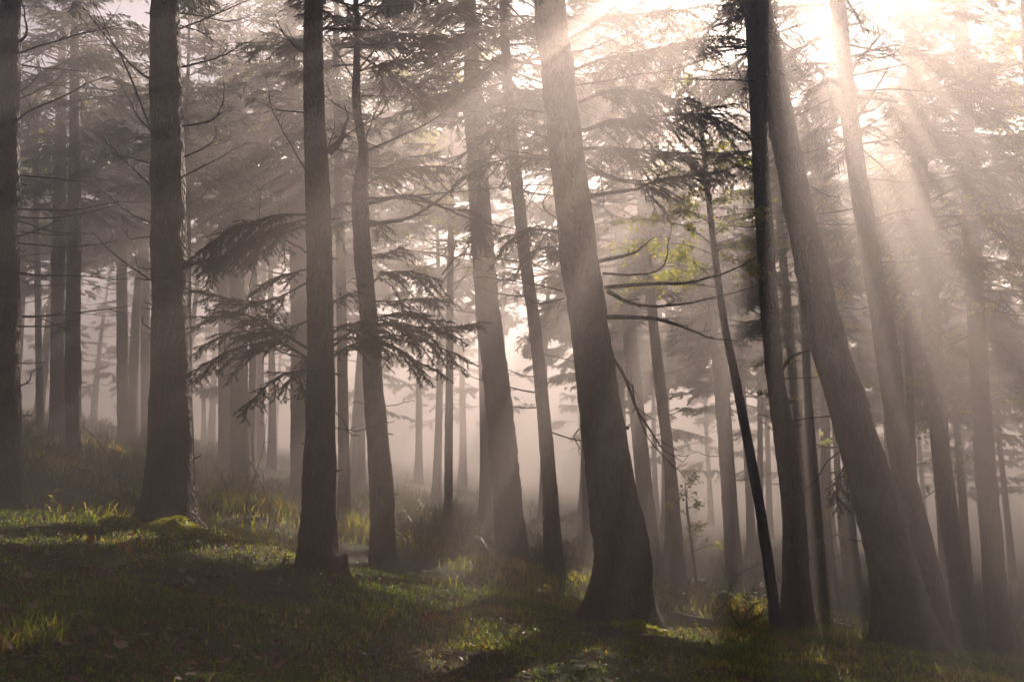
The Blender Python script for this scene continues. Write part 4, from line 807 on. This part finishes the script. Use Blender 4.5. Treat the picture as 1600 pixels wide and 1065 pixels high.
def shrub(label, px, py, Y, rx, h, n, name='bilberry_shrub'):
    c = V(px, py, Y); c[2] = gz(c[0], Y); root = thing(name, label, 'shrub', tuple(c), 'low shrubs behind the bank'); k = 26; parts = []; P, D = [], []
    for q in range(k):
        az = rng.uniform(0, 6.28); r = rx * math.sqrt(rng.random()); x, y = c[0] + math.cos(az) * r, c[1] + 0.7 * math.sin(az) * r; p = grow([x, y, gz(x, y) - 0.02], [math.cos(az) * 0.4, math.sin(az) * 0.4, 1.0], h * rng.uniform(0.6, 1.2), 5, -0.2, 0.2); parts.append(tube(p, np.linspace(0.005, 0.002, 6), 4))
        for e in range(3):
            p2 = grow(p[2 + e % 3], unit(rng.normal(0, 1, 3) + [0, 0, 0.6]), h * 0.45, 4, 0, 0.2); parts.append(tube(p2, np.linspace(0.003, 0.0015, 5), 3)); u = rng.random(n // (k * 3)) * 4; j = np.minimum(u.astype(int), 3); P.append(p2[j] + (p2[j + 1] - p2[j]) * (u - j)[:, None]); D.append(unit(p2[j + 1] - p2[j]))
    v, f = merge(parts); stx = link('stems', new_mesh('stems', local(root, v), f, M['deadwood']), root, 'stuff'); lv, lf, lt = leaves_on(np.vstack(P), np.vstack(D), 0.045, 0.02); link('leaves', new_mesh('leaves', local(root, lv), lf, M['shrub'], False, lt), root, 'stuff')
for a in [('yellow green bilberry shrub right of the left edge trunk', 52, 716, 14.6, 0.6, 0.5, 1400), ('bilberry shrub left of the slim grey spruce', 88, 722, 15.2, 0.55, 0.5, 1300), ('low shrub right of the slim grey spruce', 150, 735, 15.5, 0.6, 0.45, 1200), ('shrub close left of the sunlit thick trunk, far behind it', 205, 745, 15.5, 0.55, 0.45, 1200),
          ('dim shrub in the hollow behind the bank at left', 110, 775, 12.4, 0.6, 0.35, 1200), ('dim low shrub just left of the thick sunlit trunk', 185, 795, 11.2, 0.45, 0.25, 900), ('shrub right of the dead stems behind the moss cushion', 350, 770, 18, 0.8, 0.4, 1200), ('shady shrub right of the crooked spruce', 650, 870, 14.5, 0.6, 0.45, 1200),
          ('shady shrub left of the broad pinkish trunk', 735, 880, 14.5, 0.6, 0.4, 1200), ('low brush between the two hazy trunks left of the biggest spruce', 830, 890, 14.2, 0.45, 0.3, 900), ('low brush right behind the biggest spruce', 1030, 945, 12.5, 0.5, 0.3, 900), ('dim brush at the roots of the slender crooked trunk', 1290, 985, 12.5, 0.5, 0.3, 900), ('brush in front of the pale small trunk', 1120, 945, 13.5, 0.5, 0.35, 900), ('hazy brush between the two right hand leaning spruces', 1480, 985, 15, 0.6, 0.6, 1000)]:
    shrub(*a)
def seedling(label, px, py, Y, h, n, ln, mt):
    c = V(px, py, Y); c[2] = gz(c[0], Y); root = thing('seedling', label, 'plant', tuple(c)); p = grow([0, 0, -0.02], [0.1, 0, 1], h, 5, 0, 0.08); v, f = tube(p, np.linspace(0.004, 0.002, 6), 5); link('stem', new_mesh('stem', v, f, M['deadwood']), root)
    for k in range(n):
        z = p[2 + k % 4]; az = k * 2.4; d = np.array([[math.cos(az), math.sin(az), 0.3]]); lv, lf, lt = leaves_on(np.array([z]), d, ln, 0.0); link('leaf', new_mesh('leaf', lv, lf, M[mt], False, lt), root)
seedling('little seedling with bright white lit leaves on the bank edge', 697, 938, 7.9, 0.12, 6, 0.06, 'litter'); seedling('small yellow leafed seedling behind the bank at left', 70, 806, 9.0, 0.24, 7, 0.07, 'leaf'); seedling('yellow tipped seedling right of the biggest spruce', 1086, 992, 8.9, 0.11, 5, 0.05, 'leaf')
seedling('bare stalk rising from the left end of the bank', 34, 812, 8.6, 0.26, 4, 0.03, 'litter')

# dead stems, brush and a log
def brush(label, lines, cat='branch', name='fallen_branch', tw=4):
    b = V(*lines[0][0][-1]); root = thing(name, label, cat, (b[0], b[1], gz(b[0], b[1])))
    for k, (pts, r) in enumerate(lines):
        p = px_path(pts[::-1], 12, 0.03, k + 200 + len(label)); p[0][2] = min(p[0][2], gz(p[0][0], p[0][1]) + 0.04) if k == 0 else p[0][2]; add_branch(root, bare_branch(p, r, tw, 0.22), name='stem')
brush('leaning dead stem with a fork between the slim grey and the sunlit trunk', [([(127, 657, 12.5), (150, 687, 12.4), (174, 720, 12.3), (186, 744, 12.2), (190, 780, 12.1)], 0.014), ([(138, 700, 12.3), (156, 726, 12.2), (163, 750, 12.15), (168, 776, 12.1)], 0.009)])
brush('short dead stem leaning against the sunlit trunk', [([(207, 715, 11.5), (219, 738, 11.4), (229, 757, 11.3), (236, 785, 11.2)], 0.010)])
brush('long dead branch lying in the hollow behind the bank', [([(87, 763, 11.8), (135, 768, 11.5), (180, 778, 11.2), (226, 790, 11.0)], 0.022)], tw=8)
brush('tall thin dead stem standing left of the mossy spruce', [([(415, 655, 12.6), (405, 720, 12.4), (387, 777, 12.2), (381, 818, 12.0)], 0.009), ([(390, 714, 12.5), (408, 756, 12.3), (421, 792, 12.2), (420, 822, 12.1)], 0.008)])
brush('crossed dead twigs right of the sunlit trunk', [([(364, 738, 12.4), (339, 777, 12.2), (322, 812, 12.0)], 0.009), ([(309, 768, 12.1), (319, 812, 12.0)], 0.007), ([(336, 726, 12.4), (350, 750, 12.3), (356, 770, 12.3)], 0.006)])
brush('tangled dead brush with upcurved arms in front of the thin beech', [([(1135, 941, 10.6), (1145, 961, 10.5), (1160, 982, 10.4)], 0.016), ([(1185, 941, 10.7), (1168, 955, 10.6), (1160, 978, 10.45)], 0.014), ([(1118, 973, 10.5), (1122, 952, 10.6), (1135, 942, 10.65)], 0.010), ([(1211, 965, 10.5), (1182, 964, 10.5), (1162, 977, 10.45)], 0.012), ([(1100, 990, 10.2), (1140, 985, 10.3), (1165, 985, 10.4), (1200, 992, 10.5)], 0.02)], tw=6)
brush('thin dead branch arching left of the thin beech', [([(1195, 876, 12.5), (1168, 889, 12.4), (1148, 905, 12.3), (1128, 948, 12.2)], 0.008)], tw=5)
brush('dark fallen twig lying across the foreground grass', [([(210, 893, 7.4), (265, 895, 7.2), (310, 903, 7.0), (345, 918, 6.8)], 0.008)], tw=3)
brush('thin twig lying low in the grass at the left', [([(60, 925, 5.9), (100, 925, 5.8), (140, 930, 5.75)], 0.006)], tw=3)
for lab, p0, p1_, r in (('short pale fallen log right of the straight grey trunk', (880, 886, 14.5), (925, 884, 14.2), 0.07), ('dark mossy log half sunk in the hollow at left', (70, 795, 11.4), (170, 800, 11.0), 0.09)):
    a, b_ = V(*p0), V(*p1_); a[2] = gz(a[0], a[1]) + r * 0.6; b_[2] = gz(b_[0], b_[1]) + r * 0.6; P = np.linspace(a, b_, 14); root = thing('fallen_log', lab, 'log', tuple(a)); v, f = tube(wiggle(P, 0.03, r * 50), r * (1 + wood_noise(P[:, [2, 1, 0]], 16, 0.08, 9)), 16); link('log', new_mesh('log', local(root, v), f, M['bark_moss']), root)
print('cover', time.time() - T0)

# ---- haze
zlo = GZ.min() - 1.0; ztop = 13.7
hx, y0, y1 = 121.0, -103.0, 121.0
hv = np.array([(sx * hx, yy, zz) for zz in (zlo, ztop) for yy in (y0, y1) for sx in (-1, 1)])
hf = np.array([(0, 2, 3, 1), (4, 5, 7, 6), (0, 1, 5, 4), (2, 6, 7, 3), (0, 4, 6, 2), (1, 3, 7, 5)])
m, n, out = mat('haze'); pv = node(n, 'ShaderNodeVolumePrincipled')
pv.inputs['Color'].default_value = (*HAZE_COLOR, 1); pv.inputs['Density'].default_value = HAZE_DENSITY; pv.inputs['Anisotropy'].default_value = HAZE_G
n.links.new(pv.outputs[0], out.inputs['Volume'])
m.cycles.homogeneous_volume = True
link('haze', new_mesh('haze', hv, hf, m, False), kind='stuff')
print('highest', max(max(v[2] for v in o.bound_box) + o.location.z + (o.parent.location.z if o.parent else 0) for o in bpy.data.objects if o.type == 'MESH' and o.name != 'haze' and not (o.parent and o.parent.parent)))
print('script', time.time() - T0)
print('tris', sum(len(m.loops) - 2 * len(m.polygons) for m in bpy.data.meshes))
